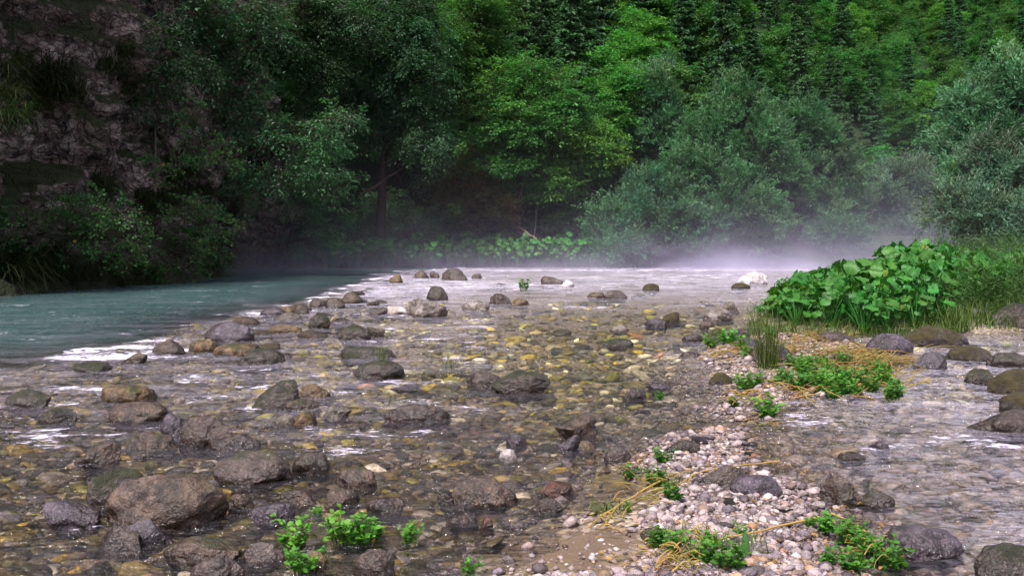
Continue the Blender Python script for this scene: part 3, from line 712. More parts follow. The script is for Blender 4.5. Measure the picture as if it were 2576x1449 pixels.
# middle-sized cobbles: single stones, copied from twelve shapes
PROTO = []
for k in range(12):
    V, Fc = stone_shape(3, 300 + k, ['round', 'flat', 'flat', 'angular', 'slab', 'flat', 'round', 'wedge', 'flat', 'jagged', 'slab', 'dome'][k])
    PROTO.append(np_mesh('cobble', V * np.array([0.5, 0.36, 0.22]), [Fc]))
    PROTO[-1].materials.append(M['brown'])
rg = np.random.default_rng(5)
KM = [('brown', 'brown', 3.2), ('grey', 'grey', 2.0), ('dark', 'black wet', 2.6), ('amber', 'ochre', 2.4), ('purple', 'violet grey', 1.8), ('pale', 'pale', 1.4), ('moss', 'mossy', 1.6), ('red', 'rust red', 0.5)]
pr = np.array([k[2] for k in KM]); pr /= pr.sum()
def zone_of(x, y):
    if poly_sd(np.array([[x, y]]), ISLAND)[0] < 0: return 'on the pebbly bar'
    if x > 1.2 and y < 9: return 'in the stream beside the bar'
    if y < 4.6: return 'in the near shallows'
    if y < 9: return 'in the riffle past the biggest boulder'
    if y < 16: return 'in the middle shallows'
    return 'in the misty far shallows'
n = 0; tries = 0
placed = np.zeros((0, 3))
while n < 315 and tries < 9000:
    tries += 1
    edge_row = n >= 235
    py = HY + 45 + 800 * rg.random() ** 0.62; px = rg.uniform(-30, 2600)
    q = W0(px, py); x, y = q[0], q[1]
    if edge_row: y = rg.uniform(9, 38); x = float(np.interp(y, [e[1] for e in BAR_EDGE], [e[0] for e in BAR_EDGE])) + abs(rg.normal(0, .7)) + .1
    P1 = np.array([[x, y]])
    if poly_sd(P1, CHANNEL)[0] < 0.05 or poly_sd(P1, BANK)[0] < 0.2 or y > 42 or poly_sd(P1, SAND)[0] < 0: continue
    isl = poly_sd(P1, ISLAND)[0] < 0.1
    if isl and rg.random() < 0.75: continue
    if x > 1.2 and y < 9 and rg.random() < 0.45: continue
    if 0.0 < x < 3 and 7 < y < 25 and rg.random() < 0.6: continue
    w = (rg.uniform(34, 88) * (0.6 if isl else 1.0)) / F * y * rg.uniform(0.75, 1.0)
    w = min(w, 0.5)
    if edge_row: w = rg.uniform(.16, .46)
    if not clear_of_big(np.array([x]), np.array([y]))[0]: continue
    if len(placed) and (np.hypot(placed[:, 0] - x, (placed[:, 1] - y) * 1.3) < 0.42 * (placed[:, 2] + w)).any(): continue
    placed = np.vstack([placed, [x, y, w]])
    mk, word, _ = KM[rg.choice(len(KM), p=pr)]
    zb = bed_height(np.array([x]), np.array([y]), False)[0]
    me = PROTO[rg.integers(12)]
    o = obj('cobble', me, None, None, (x, y, 0)); o.material_slots[0].link = 'OBJECT'; o.material_slots[0].material = M[mk]
    lift = rg.uniform(-0.08, 0.12) * w + (.05 if edge_row else 0)
    o.location[2] = zb + lift; o.scale = (w, w * rg.uniform(.8, 1.25), w * rg.uniform(.7, 1.25)); o.rotation_euler = (rg.uniform(-.15, .15), rg.uniform(-.15, .15), rg.choice([0, math.pi]) + rg.normal() * 0.35)
    if not edge_row and not isl and 4.4 < y < 17 and (x > -2.2 or rg.random() < .5): o.location[2] = min(o.location[2], -.012 - .24 * w)
    z_ = zone_of(x, y)
    tag(o, f'small {word} cobble {z_}', 'cobble', f'{word} cobbles {z_}')
    n += 1

def scatter(name, X, Y, Z, size, flat, cols, level, seed, kinds, mat):
    """uncountable little stones as one mesh"""
    r = np.random.default_rng(seed); Vs, Fs, Cs, off = [], [], [], 0
    shp = [stone_shape(level, seed + k, kinds[k % len(kinds)]) for k in range(8)]
    pick = r.integers(0, 8, len(X))
    for k in range(8):
        ii = np.where(pick == k)[0]
        if not len(ii): continue
        V, Fc = shp[k]
        a = r.normal(0, 0.5, len(ii)) + np.pi * r.integers(0, 2, len(ii)); c, s = np.cos(a), np.sin(a)
        s3 = np.stack([size[ii] * .5, size[ii] * .5 * r.uniform(.55, .95, len(ii)), size[ii] * .5 * flat[ii]], 1)
        L = V[None] * s3[:, None]
        tx = r.normal(0, 0.18, len(ii))
        Lz = L[..., 2] + L[..., 0] * tx[:, None]
        P = np.stack([L[..., 0] * c[:, None] - L[..., 1] * s[:, None] + X[ii, None], L[..., 0] * s[:, None] + L[..., 1] * c[:, None] + Y[ii, None], Lz + Z[ii, None]], -1)
        Vs.append(P.reshape(-1, 3)); Cs.append(np.repeat(cols[ii], len(V), 0))
        Fs.append((Fc[None] + (np.arange(len(ii)) * len(V))[:, None, None] + off).reshape(-1, 3)); off += len(ii) * len(V)
    return obj(name, np_mesh(name, np.concatenate(Vs), [np.concatenate(Fs)], np.concatenate(Cs)), mat)
PAL_BED = np.array([(.085, .065, .025), (.14, .105, .04), (.24, .17, .05), (.05, .036, .025), (.07, .05, .03), (.13, .115, .12), (.30, .26, .22), (.19, .17, .05), (.11, .085, .045), (.16, .12, .09), (.045, .04, .035), (.16, .085, .05), (.38, .33, .28)])
PW_BED = np.array([3, 3, 1.6, 3, 2.5, 2, 1.3, 1.8, 3, 2, 2, .2, .8]); PW_BED /= PW_BED.sum()
PAL_GR = np.array([(.52, .44, .42), (.40, .34, .34), (.60, .55, .54), (.24, .20, .23), (.16, .13, .15), (.42, .30, .18), (.34, .25, .2), (.10, .08, .08), (.45, .38, .38), (.50, .26, .14)])
PAL_GR = PAL_GR * np.array([1.05, .98, .97])
PW_GR = np.array([3, 3, 2.2, 2, 1.6, 1.2, 1.6, 1.2, 2.4, .25]); PW_GR /= PW_GR.sum()
def rand_view(n, y0, y1, r, power=1.0):
    """points spread so that near ground gets more of them"""
    v = r.random(n); Y = 1 / (1 / y1 + (1 / y0 - 1 / y1) * v ** power)
    return r.uniform(-0.64, 0.64, n) * Y, Y
r = np.random.default_rng(77)
X, Y = rand_view(26000, 2.6, 20, r, 0.8)
P2 = np.stack([X, Y], 1)
isl = poly_sd(P2, ISLAND); chn = poly_sd(P2, CHANNEL); bnk = poly_sd(P2, BANK); snd = poly_sd(P2, SAND)
ok = (chn > -3.2) & (bnk > 0.1) & (isl > 0.0) & clear_of_big(X, Y, 0.7) & ((snd > 0.15) | (r.random(len(X)) < 0.05))
ok &= ~((X > 1.3) & (Y < 9) & (r.random(len(X)) < 0.6))
ok &= ~((X > .1 + .25 * (Y - 4)) & (X < 1.6) & (Y < 6.5) & (r.random(len(X)) < 0.6))
X, Y = X[ok], Y[ok]
size = np.clip(r.lognormal(np.log(0.07), 0.45, len(X)), 0.022, 0.17) * np.clip(0.55 + Y * 0.085, 0.75, 1.7)
Z = bed_height(X, Y, False) + 0.10 * size * r.uniform(-0.6, 1.6, len(X))
c = np.clip(PAL_BED.mean(1, keepdims=True) + (PAL_BED - PAL_BED.mean(1, keepdims=True)) * 1.25, .005, 1)[r.choice(len(PAL_BED), len(X), p=PW_BED)] * np.clip(r.lognormal(.15, .5, (len(X), 1)), .4, 3.2)
rs = (X > 1.2) & (Y < 9.5); c[rs] = PAL_GR[r.choice(len(PAL_GR), rs.sum(), p=PW_GR)] * r.uniform(.6, 1.15, (rs.sum(), 1))
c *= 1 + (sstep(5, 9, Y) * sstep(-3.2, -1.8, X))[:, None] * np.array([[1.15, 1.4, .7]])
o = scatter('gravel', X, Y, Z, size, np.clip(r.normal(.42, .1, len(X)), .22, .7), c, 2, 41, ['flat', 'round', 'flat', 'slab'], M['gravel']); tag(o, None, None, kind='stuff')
X, Y = rand_view(250000, 2.55, 15, r, 0.8)
P2 = np.stack([X, Y], 1)
isl = poly_sd(P2, ISLAND); snd = poly_sd(P2, SAND); chn = poly_sd(P2, CHANNEL); bnk = poly_sd(P2, BANK)
near = (isl < 0.30 + 0.7 * vnoise(np.stack([X, Y, 0 * X], 1), 1.5, 5))
ok = (near | (r.random(len(X)) < np.where(X > .2 + .3 * (Y - 4), .8, np.where(Y < 6, .6, .3)) * (chn > 0.3))) & (bnk > 0.2) & ((snd > 0.05) | (r.random(len(X)) < 0.035)) & clear_of_big(X, Y, 0.8)
X, Y, near = X[ok], Y[ok], near[ok]
size = np.clip(r.lognormal(np.log(0.0115), 0.6, len(X)), 0.006, 0.07) * np.clip(0.7 + Y * 0.08, .9, 1.5)
Z = bed_height(X, Y, False) + 0.22 * size + np.where(near, 0.0, -0.004)
c = PAL_GR[r.choice(len(PAL_GR), len(X), p=PW_GR)] * r.uniform(.5, 1.1, (len(X), 1))
c *= .86
c[~near] *= np.array([0.95, 0.84, 0.66])
o = scatter('pebbles', X, Y, Z, size, np.clip(r.normal(.62, .12, len(X)), .35, .9), c, 1, 51, ['round', 'flat', 'round', 'angular'], M['gravel']); tag(o, None, None, kind='stuff')

# ------------------------------------------------------------------ foliage builders
def leaf_quads(P, D, Nn, L, Wd, col):
    """one four-cornered leaf per row, pointed at both ends, widest below its middle"""
    D = unit(D); Sd = unit(np.cross(D, Nn)); L = L[:, None]; Wd = Wd[:, None]
    up = unit(np.cross(Sd, D))
    mid = P + D * L * 0.45
    V = np.stack([P, mid + Sd * Wd * .5 + up * Wd * .12, P + D * L - up * L * 0.10, mid - Sd * Wd * .5 + up * Wd * .12], 1).reshape(-1, 3)
    n = len(P); Fq = np.arange(n * 4).reshape(n, 4)
    return V, Fq, np.repeat(col, 4, 0)
SP = dict(
    beech=dict(nt=11, tl=1.15, nl=22, flat=.72, up=.05, L=.17, Wd=.10, droop=.20, mat='beech', bark='bark', sprd=.42),
    bright=dict(nt=11, tl=1.1, nl=22, flat=.75, up=.05, L=.17, Wd=.105, droop=.18, mat='bright', bark='bark', sprd=.42),
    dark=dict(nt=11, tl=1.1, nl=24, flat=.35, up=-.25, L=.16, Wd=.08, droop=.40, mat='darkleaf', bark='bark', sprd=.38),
    over=dict(nt=9, tl=.9, nl=17, flat=.4, up=-.2, L=.15, Wd=.07, droop=.38, mat='overleaf', bark='bark', sprd=.4),
    willow=dict(nt=13, tl=1.0, nl=24, flat=0., up=.55, L=.22, Wd=.06, droop=.06, mat='willow', bark='bark', sprd=.16),
    palewillow=dict(nt=15, tl=1.1, nl=24, flat=0., up=.5, L=.21, Wd=.05, droop=.10, mat='palewillow', bark='bark', sprd=.18),
    shrub=dict(nt=9, tl=.55, nl=13, flat=.3, up=.1, L=.085, Wd=.065, droop=.25, mat='shrub', bark='bark', sprd=.4),
    rusty=dict(nt=10, tl=.8, nl=22, flat=.3, up=.2, L=.12, Wd=.07, droop=.2, mat='rusty', bark='bark', sprd=.35),
    hill=dict(nt=12, tl=1.5, nl=17, flat=.70, up=.02, L=.30, Wd=.17, droop=.16, mat='beech', bark='bark', sprd=.40),
)
def clump_leaves(C, O, sp, r, k=1.0, crown_mid=None):
    n = len(C); nt, nl = sp['nt'], sp['nl']; tl = sp['tl'] * k
    ci = np.repeat(np.arange(n), nt)
    org = C[ci] + r.normal(0, 0.20 * tl, (n * nt, 3))
    d = O[ci] * 0.75 + unit(r.normal(size=(n * nt, 3))) * 0.75; d[:, 2] = d[:, 2] * (1 - sp['flat']) + sp['up']
    d = unit(d); ln = tl * r.uniform(.55, 1.2, n * nt)
    tone = np.clip(r.normal(1, .24, n), .5, 1.7); yel = np.clip(r.normal(0, .10, n), -.2, .3)
    ti = np.repeat(np.arange(n * nt), nl); t = r.random(len(ti)) ** 0.8
    D = d[ti]; lat = unit(np.cross(D, np.array([[0, 0, 1.]])) + 1e-6)
    sgn = np.where(r.random(len(ti)) < .5, -1., 1.)
    P = org[ti] + D * (t * ln[ti])[:, None] + lat * (sgn * sp['sprd'] * ln[ti] * r.random(len(ti)) * (1 - .65 * t))[:, None]
    P[:, 2] -= sp['droop'] * t ** 2 * ln[ti]
    P += r.normal(0, .05 * tl, P.shape)
    if sp['flat'] > .3:
        ld = D * .7 + lat * (sgn * .7)[:, None] + r.normal(0, .25, P.shape); ld[:, 2] -= .25
        nn = np.array([[0, 0, 1.]]) + r.normal(0, .42, P.shape)
    else:
        ld = D * .9 + unit(r.normal(size=P.shape)) * .65; ld[:, 2] -= .05
        nn = unit(r.normal(size=P.shape)) + O[ci][ti] * .5 + np.array([[0, 0, .5]])
    c = (tone[ci][ti] * np.clip(r.normal(1, .16, len(ti)), .6, 1.5))[:, None] * np.ones((1, 3))
    c[:, 0] *= 1 + yel[ci][ti] * 1.6
    L = sp['L'] * k ** .5 * r.uniform(.7, 1.25, len(ti)); Wd = sp['Wd'] * k ** .5 * r.uniform(.7, 1.25, len(ti))
    return leaf_quads(P, ld, nn, L, Wd, c), (org, d, ln)

def tree_mesh(base, crowns, sp, seed, trunk_r=.18, lean_to=None, dens=7.0, k=1.0, stems=1):
    """crowns: [(centre, (rx, ry, rz))], base: foot of the trunk; everything relative to the foot"""
    r = np.random.default_rng(seed); Cs, Os = [], []
    for cen, rad in crowns:
        cen, rad = np.asarray(cen, float), np.asarray(rad, float)
        n = int(max(4, .78 * dens * rad[0] * rad[2] / (k * k)))
        u = unit(r.normal(size=(n, 3))); rr = r.uniform(.35, 1.0, n) ** .5
        wob = 1 + .22 * vnoise(u * 1.0 + cen, 1.9, seed)
        Cs.append(cen + u * rad * (rr * wob)[:, None]); Os.append(unit(u / rad * rad.mean() + np.array([0, 0, .15])))
    C = np.concatenate(Cs); O = np.concatenate(Os)
    (V, Fq, col), tw = clump_leaves(C, O, sp, r, k)
    lo = MB(); lo.add(V, Fq, col)
    tb = MB()
    top = np.mean([np.asarray(c[0]) for c in crowns], 0); hi = max(crowns, key=lambda c: c[0][2])
    top = .4 * top + .6 * (np.asarray(hi[0]) + np.array([0, 0, .5 * hi[1][2]]))
    ctrl = np.asarray(lean_to if lean_to is not None else top * np.array([.35, .35, .55]), float)
    s = np.linspace(0, 1, 12)[:, None]
    trunk = 2 * s * (1 - s) * ctrl + s * s * top
    trunk[1:-1] += r.normal(0, .04 * trunk_r * 5, (10, 3))
    for q in range(stems):
        off = r.normal(0, .5, 3) * (0 if q == 0 else 1); off[2] = 0
        tb.tube(trunk + off * (1 - .5 * s) + (r.normal(0, .6, 3) * s * s if q else 0), trunk_r * (1 - .85 * s[:, 0]) * (1 if q == 0 else .7), 7)
    for i in range(len(C)):
        a = np.clip((C[i][2] - .28 * np.linalg.norm((C[i] - top)[:2])) / max(top[2], .5), .12, .93)
        p0 = np.array([np.interp(a, s[:, 0], trunk[:, j]) for j in range(3)])
        mid = .5 * (p0 + C[i]) + np.array([0, 0, .10 * np.linalg.norm(C[i] - p0)]) + r.normal(0, .08, 3)
        tb.tube([p0, .5 * p0 + .5 * mid, mid, C[i]], np.array([.30, .22, .15, .05]) * trunk_r * .55 + .008, 4)
    # some bare twigs
    org, d, ln = tw; e = r.permutation(len(org))[:min(len(org), 260)]
    for i in e: tb.tube([org[i] - d[i] * ln[i] * .3, org[i] + d[i] * ln[i] * .9], [.012, .004], 3)
    return tb, lo
def tree_px(name, label, cat, foot, ells, spn, seed, trunk_r=.18, dens=7.0, lean=None, k=1.0, stems=1, depthk=.75, group=None):
    """foot: point on the ground (world); ells: photo-pixel ellipses (cx, cy, rx, ry) with their distance"""
    sp = SP[spn]; foot = np.asarray(foot, float); cr = []
    for cx, cy_, rx, ry, Yd in ells:
        c = at(cx, cy_, Yd); R_ = np.array([rx / F * Yd, 0, ry / F * Yd]); R_[1] = depthk * (R_[0] + R_[2]) / 2
        if spn in ('shrub', 'over') or 'rock' in name or 'cliff' in name:
            cr.append((c - foot, R_)); continue
        cr.append((c - foot, R_ * .74))
        rl = np.random.default_rng(seed * 31 + int(cx))
        for u in unit(rl.normal(size=(6, 3)) + np.array([0, -.35, .25])):
            cr.append((c - foot + u * R_ * .74, R_ * rl.uniform(.34, .52)))
    tb, lo = tree_mesh(foot, cr, sp, seed, trunk_r, lean, dens, k, stems)
    t = thing(name, label, cat, foot, group)
    obj('trunk' if cat == 'tree' else 'stems', tb.mesh('trunk'), M[sp['bark']], t)
    obj('crown' if cat == 'tree' else 'foliage', lo.mesh('crown', False), M[sp['mat']], t)
    return t

def gp(px, Y): x = (px - HX) / F * Y; return (x, Y, ground_at(x, Y))

# ------------------------------------------------------------------ the trees and shrubs one can tell apart
T = tree_px
# over the back channel, beside the cliff
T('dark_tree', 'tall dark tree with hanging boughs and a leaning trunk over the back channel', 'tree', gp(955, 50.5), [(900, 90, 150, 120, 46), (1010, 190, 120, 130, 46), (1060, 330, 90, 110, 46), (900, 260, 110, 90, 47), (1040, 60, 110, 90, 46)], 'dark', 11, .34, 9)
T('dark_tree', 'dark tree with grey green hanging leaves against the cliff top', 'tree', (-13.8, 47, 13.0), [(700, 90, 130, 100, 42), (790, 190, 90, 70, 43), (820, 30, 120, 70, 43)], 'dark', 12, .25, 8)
T('overhanging_tree', 'tree leaning from the cliff with a leafy bough reaching over the green channel', 'tree', cliff_at(610, 470), [(760, 340, 95, 50, 33), (700, 390, 75, 60, 33), (850, 300, 55, 22, 33), (790, 420, 60, 45, 33), (660, 320, 45, 40, 33.5)], 'over', 13, .16, 15)
T('beech_tree', 'beech with bright outer boughs high beside the dark hanging tree', 'tree', gp(1180, 55), [(1190, 60, 110, 90, 52), (1130, 150, 70, 90, 50), (1230, 170, 70, 80, 53), (1150, 270, 60, 70, 51)], 'beech', 14, .25, 8)
T('beech_tree', 'bright green beech with layered boughs on the far bank, alone in front', 'tree', gp(1300, 52), [(1330, 220, 110, 65, 50), (1255, 310, 90, 75, 50), (1420, 270, 65, 50, 50), (1320, 330, 110, 60, 50), (1270, 420, 90, 50, 50), (1400, 350, 60, 40, 51)], 'beech', 15, .26, 8)
T('young_beech', 'young bright beech with flat sprays between the layered beech and the willows', 'tree', gp(1440, 52), [(1460, 360, 60, 22, 50), (1500, 410, 70, 40, 51), (1400, 470, 70, 50, 51), (1520, 340, 50, 50, 53)], 'bright', 16, .12, 9)
T('leafy_tree', 'fresh green tree tucked beside the tall grey green willow', 'tree', gp(1560, 58), [(1560, 240, 60, 60, 55), (1540, 320, 60, 60, 55)], 'bright', 17, .18, 8)
T('low_tree', 'dark low tree in the gap under the layered beech', 'tree', gp(1380, 53), [(1390, 520, 90, 60, 52.5), (1280, 510, 60, 60, 52.5), (1440, 560, 50, 40, 52)], 'beech', 18, .1, 9)
T('yellowing_shrub', 'yellow brown shrub leaning out under the dark tree', 'shrub', gp(1180, 52), [(1180, 450, 75, 45, 50.5), (1230, 520, 60, 55, 50.5), (1130, 490, 50, 40, 51)], 'rusty', 19, .09, 15)
T('bank_shrub', 'blue green shrub in thin mist below the yellow brown one', 'shrub', gp(1180, 52), [(1190, 575, 90, 38, 52), (1100, 560, 60, 40, 52)], 'over', 20, .08, 16)
T('bank_shrub', 'dark shrub in the deep shade between cliff tower and butterbur row', 'shrub', gp(900, 53), [(860, 560, 110, 70, 52.5), (980, 550, 90, 70, 52.5), (800, 480, 80, 60, 52.5), (1040, 570, 60, 40, 52.5)], 'over', 21, .1, 13)
T('bank_shrub', 'low fresh green shrub directly behind the butterbur row, before the dark trunk', 'shrub', gp(960, 51.2), [(900, 610, 90, 34, 50.8), (1010, 600, 80, 36, 50.8), (1090, 615, 60, 28, 50.6)], 'shrub', 25, .05, 16, k=1.5)
T('bank_shrub', 'shadowed shrub at the foot of the rock tower', 'shrub', (-13.2, 49.2, .6), [(775, 600, 50, 55, 48.5), (770, 480, 50, 70, 48.5)], 'over', 22, .1, 14)
# willows
T('willow_tree', 'tall grey green willow, narrow topped, behind the fresh green tree', 'tree', gp(1630, 58), [(1645, 220, 60, 75, 55), (1650, 320, 80, 90, 55), (1600, 400, 80, 80, 55), (1690, 390, 60, 70, 55)], 'willow', 31, .25, 9, stems=2)
T('willow_tree', 'biggest broad grey green willow rising behind the bank of mist', 'tree', gp(1850, 54), [(1850, 290, 75, 70, 52), (1790, 360, 90, 80, 51), (1900, 400, 100, 100, 52), (1830, 480, 120, 90, 50), (1900, 560, 110, 70, 50), (1740, 440, 60, 60, 50)], 'willow', 32, .3, 9, stems=3)
T('willow_tree', 'grey green willow leaning against the biggest one, downstream of it', 'tree', gp(2050, 57), [(1990, 330, 70, 70, 55), (2060, 380, 80, 70, 55), (2110, 470, 80, 90, 55), (2030, 500, 90, 90, 54), (2070, 580, 90, 60, 53)], 'willow', 33, .28, 9, stems=3)
T('willow_shrub', 'low spreading willow at the water in front of the tall ones', 'shrub', gp(1620, 50.5), [(1640, 500, 85, 60, 49), (1570, 560, 95, 60, 48.5), (1690, 550, 90, 65, 49), (1750, 590, 60, 45, 48.5)], 'willow', 34, .15, 11, stems=3)
T('willow_shrub', 'small round willow bush at the mist edge beside the far butterbur', 'shrub', gp(1560, 48.8), [(1560, 630, 60, 28, 47.6)], 'willow', 35, .06, 16, stems=2)
T('willow_shrub', 'silvery willow fading into mist behind the near butterbur clump', 'shrub', gp(2270, 64), [(2270, 470, 80, 65, 62), (2210, 540, 80, 60, 61), (2340, 540, 70, 60, 61), (2270, 590, 110, 45, 60)], 'palewillow', 36, .2, 9, stems=3)
T('willow_shrub', 'small willow bush standing in the mist', 'shrub', gp(2110, 53), [(2110, 600, 50, 30, 51)], 'willow', 37, .06, 16, stems=2)
T('willow_tree', 'tall shadowed willow filling the right edge of the valley', 'tree', (21.5, 39, ground_at(21.5, 39)), [(2540, 230, 110, 90, 38), (2460, 330, 85, 100, 38), (2560, 400, 120, 130, 38), (2450, 470, 70, 60, 37), (2520, 540, 100, 70, 36)], 'willow', 38, .3, 10, stems=2)
T('willow_shrub', 'silvery shrub with narrow leaves in front of the shadowed willow', 'shrub', (18.8, 34.5, ground_at(18.8, 34.5)), [(2500, 450, 60, 50, 34), (2430, 540, 70, 50, 33), (2540, 560, 70, 60, 33)], 'palewillow', 39, .1, 11, stems=2)
# on the cliff and its ledge
T('ledge_shrub', 'bright leaved shrub trailing down the cliff ledge to the green channel', 'shrub', cliff_at(480, 640), [(480, 560, 75, 60, 27.5), (430, 640, 70, 60, 27), (540, 560, 40, 55, 28), (400, 690, 45, 30, 26.5), (540, 640, 40, 50, 28.5)], 'shrub', 41, .05, 22)
T('ledge_shrub', 'dark bushy thicket on the ledge below the bare rock face', 'shrub', cliff_at(220, 610), [(230, 540, 120, 50, 22.5), (120, 590, 100, 50, 21.5), (310, 590, 90, 60, 23.5), (30, 560, 60, 60, 21)], 'shrub', 42, .05, 20)
T('rock_sapling', 'fresh green sapling leaning out from the rock above the trailing shrub', 'shrub', cliff_at(440, 440), [(500, 350, 45, 35, 28), (545, 410, 40, 30, 28), (420, 415, 50, 18, 27.5), (500, 290, 25, 25, 28)], 'shrub', 43, .05, 26)
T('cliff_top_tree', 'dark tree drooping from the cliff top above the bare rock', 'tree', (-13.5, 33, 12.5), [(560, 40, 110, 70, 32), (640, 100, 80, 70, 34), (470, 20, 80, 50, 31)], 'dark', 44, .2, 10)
T('cliff_top_tree', 'shadowed tree with pale leaf tips clinging half way up the cliff', 'tree', cliff_at(560, 330), [(600, 210, 60, 50, 33), (660, 250, 60, 40, 34), (560, 280, 40, 40, 33)], 'over', 45, .12, 13)
T('rock_shrub', 'dark shrub hanging in a cleft of the rock above the thin spruce', 'shrub', cliff_at(430, 170), [(440, 120, 60, 70, 30), (400, 200, 40, 50, 29.5)], 'dark', 46, .06, 14)
T('rock_shrub', 'leafy shrub on the rock corner above the waterline', 'shrub', cliff_at(560, 480), [(580, 470, 40, 60, 33)], 'over', 48, .06, 16)
# slender spruce on the rock face, needles only near its top
def spruce_mesh(H, Rb, seed, whorls=34, per=7, nq=34, z0=.08, L=.26, Wd=.085):
    r = np.random.default_rng(seed); tb, lo = MB(), MB()
    tb.tube([(0, 0, 0), (0, 0, H * .5), (.02, 0, H)], [H * .011, H * .006, .01], 7)
    Pl, Dl, Nl, Cl = [], [], [], []
    for w in range(whorls):
        t = z0 + (1 - z0) * (w + r.uniform(-.9, .9)) / whorls; t = min(max(t, z0), .985)
        ln0 = Rb * (1 - t) ** .85 * r.uniform(.8, 1.15) + .12
        for b in range(per):
            a = r.uniform(0, 2 * np.pi); ln = ln0 * r.uniform(.7, 1.15); dz = r.uniform(-.45, -.12) + .35 * t
            d = np.array([np.cos(a), np.sin(a), dz]); tip = np.array([0, 0, t * H]) + d * ln
            tb.tube([(0, 0, t * H), tip], [.02, .006], 3)
            n = max(6, int(nq * (ln / Rb + .25))); s = r.random(n) ** .7
            lat = np.array([-d[1], d[0], 0]); sg = np.where(r.random(n) < .5, -1, 1)
            P = np.array([0, 0, t * H]) + d * (s * ln)[:, None] + np.array([0, 0, .12 * ln]) * (s ** 2)[:, None] + lat * (sg * r.random(n) * .30 * ln * (1.05 - s))[:, None]
            P[:, 2] -= r.random(n) * .10 * ln
            D = d * .6 + lat * (sg * .7)[:, None] + r.normal(0, .2, (n, 3)); D[:, 2] -= .35
            Pl.append(P); Dl.append(D); Nl.append(np.array([[0, 0, 1.]]) + r.normal(0, .5, (n, 3)))
            Cl.append((r.uniform(.7, 1.25) * r.uniform(.75, 1.25, n) * (.75 + .5 * s))[:, None] * np.ones((1, 3)))
    P = np.concatenate(Pl); V, Fq, c = leaf_quads(P, np.concatenate(Dl), np.concatenate(Nl), L * r.uniform(.7, 1.3, len(P)), Wd * r.uniform(.8, 1.3, len(P)), np.concatenate(Cl))
    lo.add(V, Fq, c); return tb, lo
q = cliff_at(402, 420)
tb, lo = spruce_mesh(4.2, .8, 5, 16, 5, 16, .35, .14, .03)
t = thing('thin_spruce', 'thin bare stemmed young spruce standing against the cliff face', 'tree', q); obj('trunk', tb.mesh('trunk'), M['palebark'], t); obj('crown', lo.mesh('crown', False), M['spruce'], t)

# ------------------------------------------------------------------ the wooded hillside
HILL = []
def hill_beech(seed, mat, H, Rr):
    r = np.random.default_rng(seed); cr = []
    for lv in range(9):
        t = .16 + .84 * lv / 9; rad = Rr * (math.sin(math.pi * min(1, (t + .08))) ** .55) * (1.05 - .35 * t)
        n = max(1, int(round(rad * 1.5)))
        for j in range(n):
            a = 2 * math.pi * (j + .5 * (lv % 2)) / n + r.uniform(-.4, .4); rr = rad * r.uniform(.45, .8)
            cr.append(((math.cos(a) * rr, math.sin(a) * rr, t * H + r.uniform(-.5, .5)), (rad * .42 + .4, rad * .42 + .4, .75)))
    return tree_mesh(None, cr, SP['hill'], seed, .22, None, 3.0, 1.0)
PR = {}
for i, mt in enumerate(['beech', 'bright', 'beech']):
    tb, lo = hill_beech(200 + i, mt, 12.5 + i, 4.0 + .3 * i); PR['beech%d' % i] = (tb.mesh('trunk'), lo.mesh('crown', False), M['bark'], M[mt])
for i in range(3):
    tb, lo = spruce_mesh(16 + 1.5 * i, 3.0 + .25 * i, 210 + i, 62, 5, 44, .06, .40, .14); PR['spruce%d' % i] = (tb.mesh('trunk'), lo.mesh('crown', False), M['bark'], M['spruce'])
r = np.random.default_rng(404); pts = []
YH = r.uniform(52, 235, 60000); XH = r.uniform(-.72, .70, 60000) * YH; ZH = bed_height(XH, YH, False)
for Xh, Yh, zt in zip(XH, YH, ZH):
    d = -.55 * Xh + .835 * (Yh - 57)
    if d < 2 or d > 130 or Xh < -48: continue
    pyb = HY - F * (zt - CAM_H) / Yh; pyt = HY - F * (zt + 14 - CAM_H) / Yh; pxh = HX + F * Xh / Yh
    if pyb < -40 or pxh < 420 or pxh > 2660: continue
    pxh = HX + F * Xh / Yh
    sp_ = 3.9 + .022 * (Yh - 50) - .5 * (pxh > 1500)
    if any((Xh - a) ** 2 + (Yh - b) ** 2 < sp_ ** 2 for a, b, *_ in pts): continue
    pts.append((Xh, Yh, zt, pxh, pyt))
    if len(pts) >= 440: break
names = {'b': 'beech_tree', 's': 'spruce_tree'}
cols_ = [(0, 900, 'above the dark hanging tree'), (900, 1250, 'above the high beech'), (1250, 1520, 'above the layered beech'), (1520, 1760, 'above the narrow topped willow'), (1760, 1980, 'above the biggest willow'), (1980, 2200, 'behind the leaning willow'), (2200, 2400, 'above the silvery willow'), (2400, 9999, 'behind the shadowed willow')]
cells = {}
rows = []
for j, (x, y, z, pxh, pyt) in enumerate(pts):
    pn = vnoise(np.array([[x, y, 0.]]), .09, 9)[0] + r.normal(0, .35)
    sprucey = pn > (.38 if pxh < 1600 else .5)
    v = int(r.integers(3)); kind = 's' if sprucey else 'b'
    yb = 'high on' if pyt < 90 else ('midway up' if pyt < 260 else 'low on')
    col_ = [c for a, b, c in cols_ if a <= pxh < b][0]
    word = ('slender dark spruce' if v else 'broad dark spruce') if kind == 's' else ('bright green beech' if v == 1 else 'deep green beech')
    key = (word, yb, col_); cells.setdefault(key, []).append(j); rows.append((kind, v, key))
ORD = ['first', 'second', 'third', 'fourth', 'fifth', 'sixth', 'seventh', 'eighth', 'ninth', 'tenth', 'eleventh', 'twelfth']
for key in cells: cells[key].sort(key=lambda j: pts[j][3])
first = {}
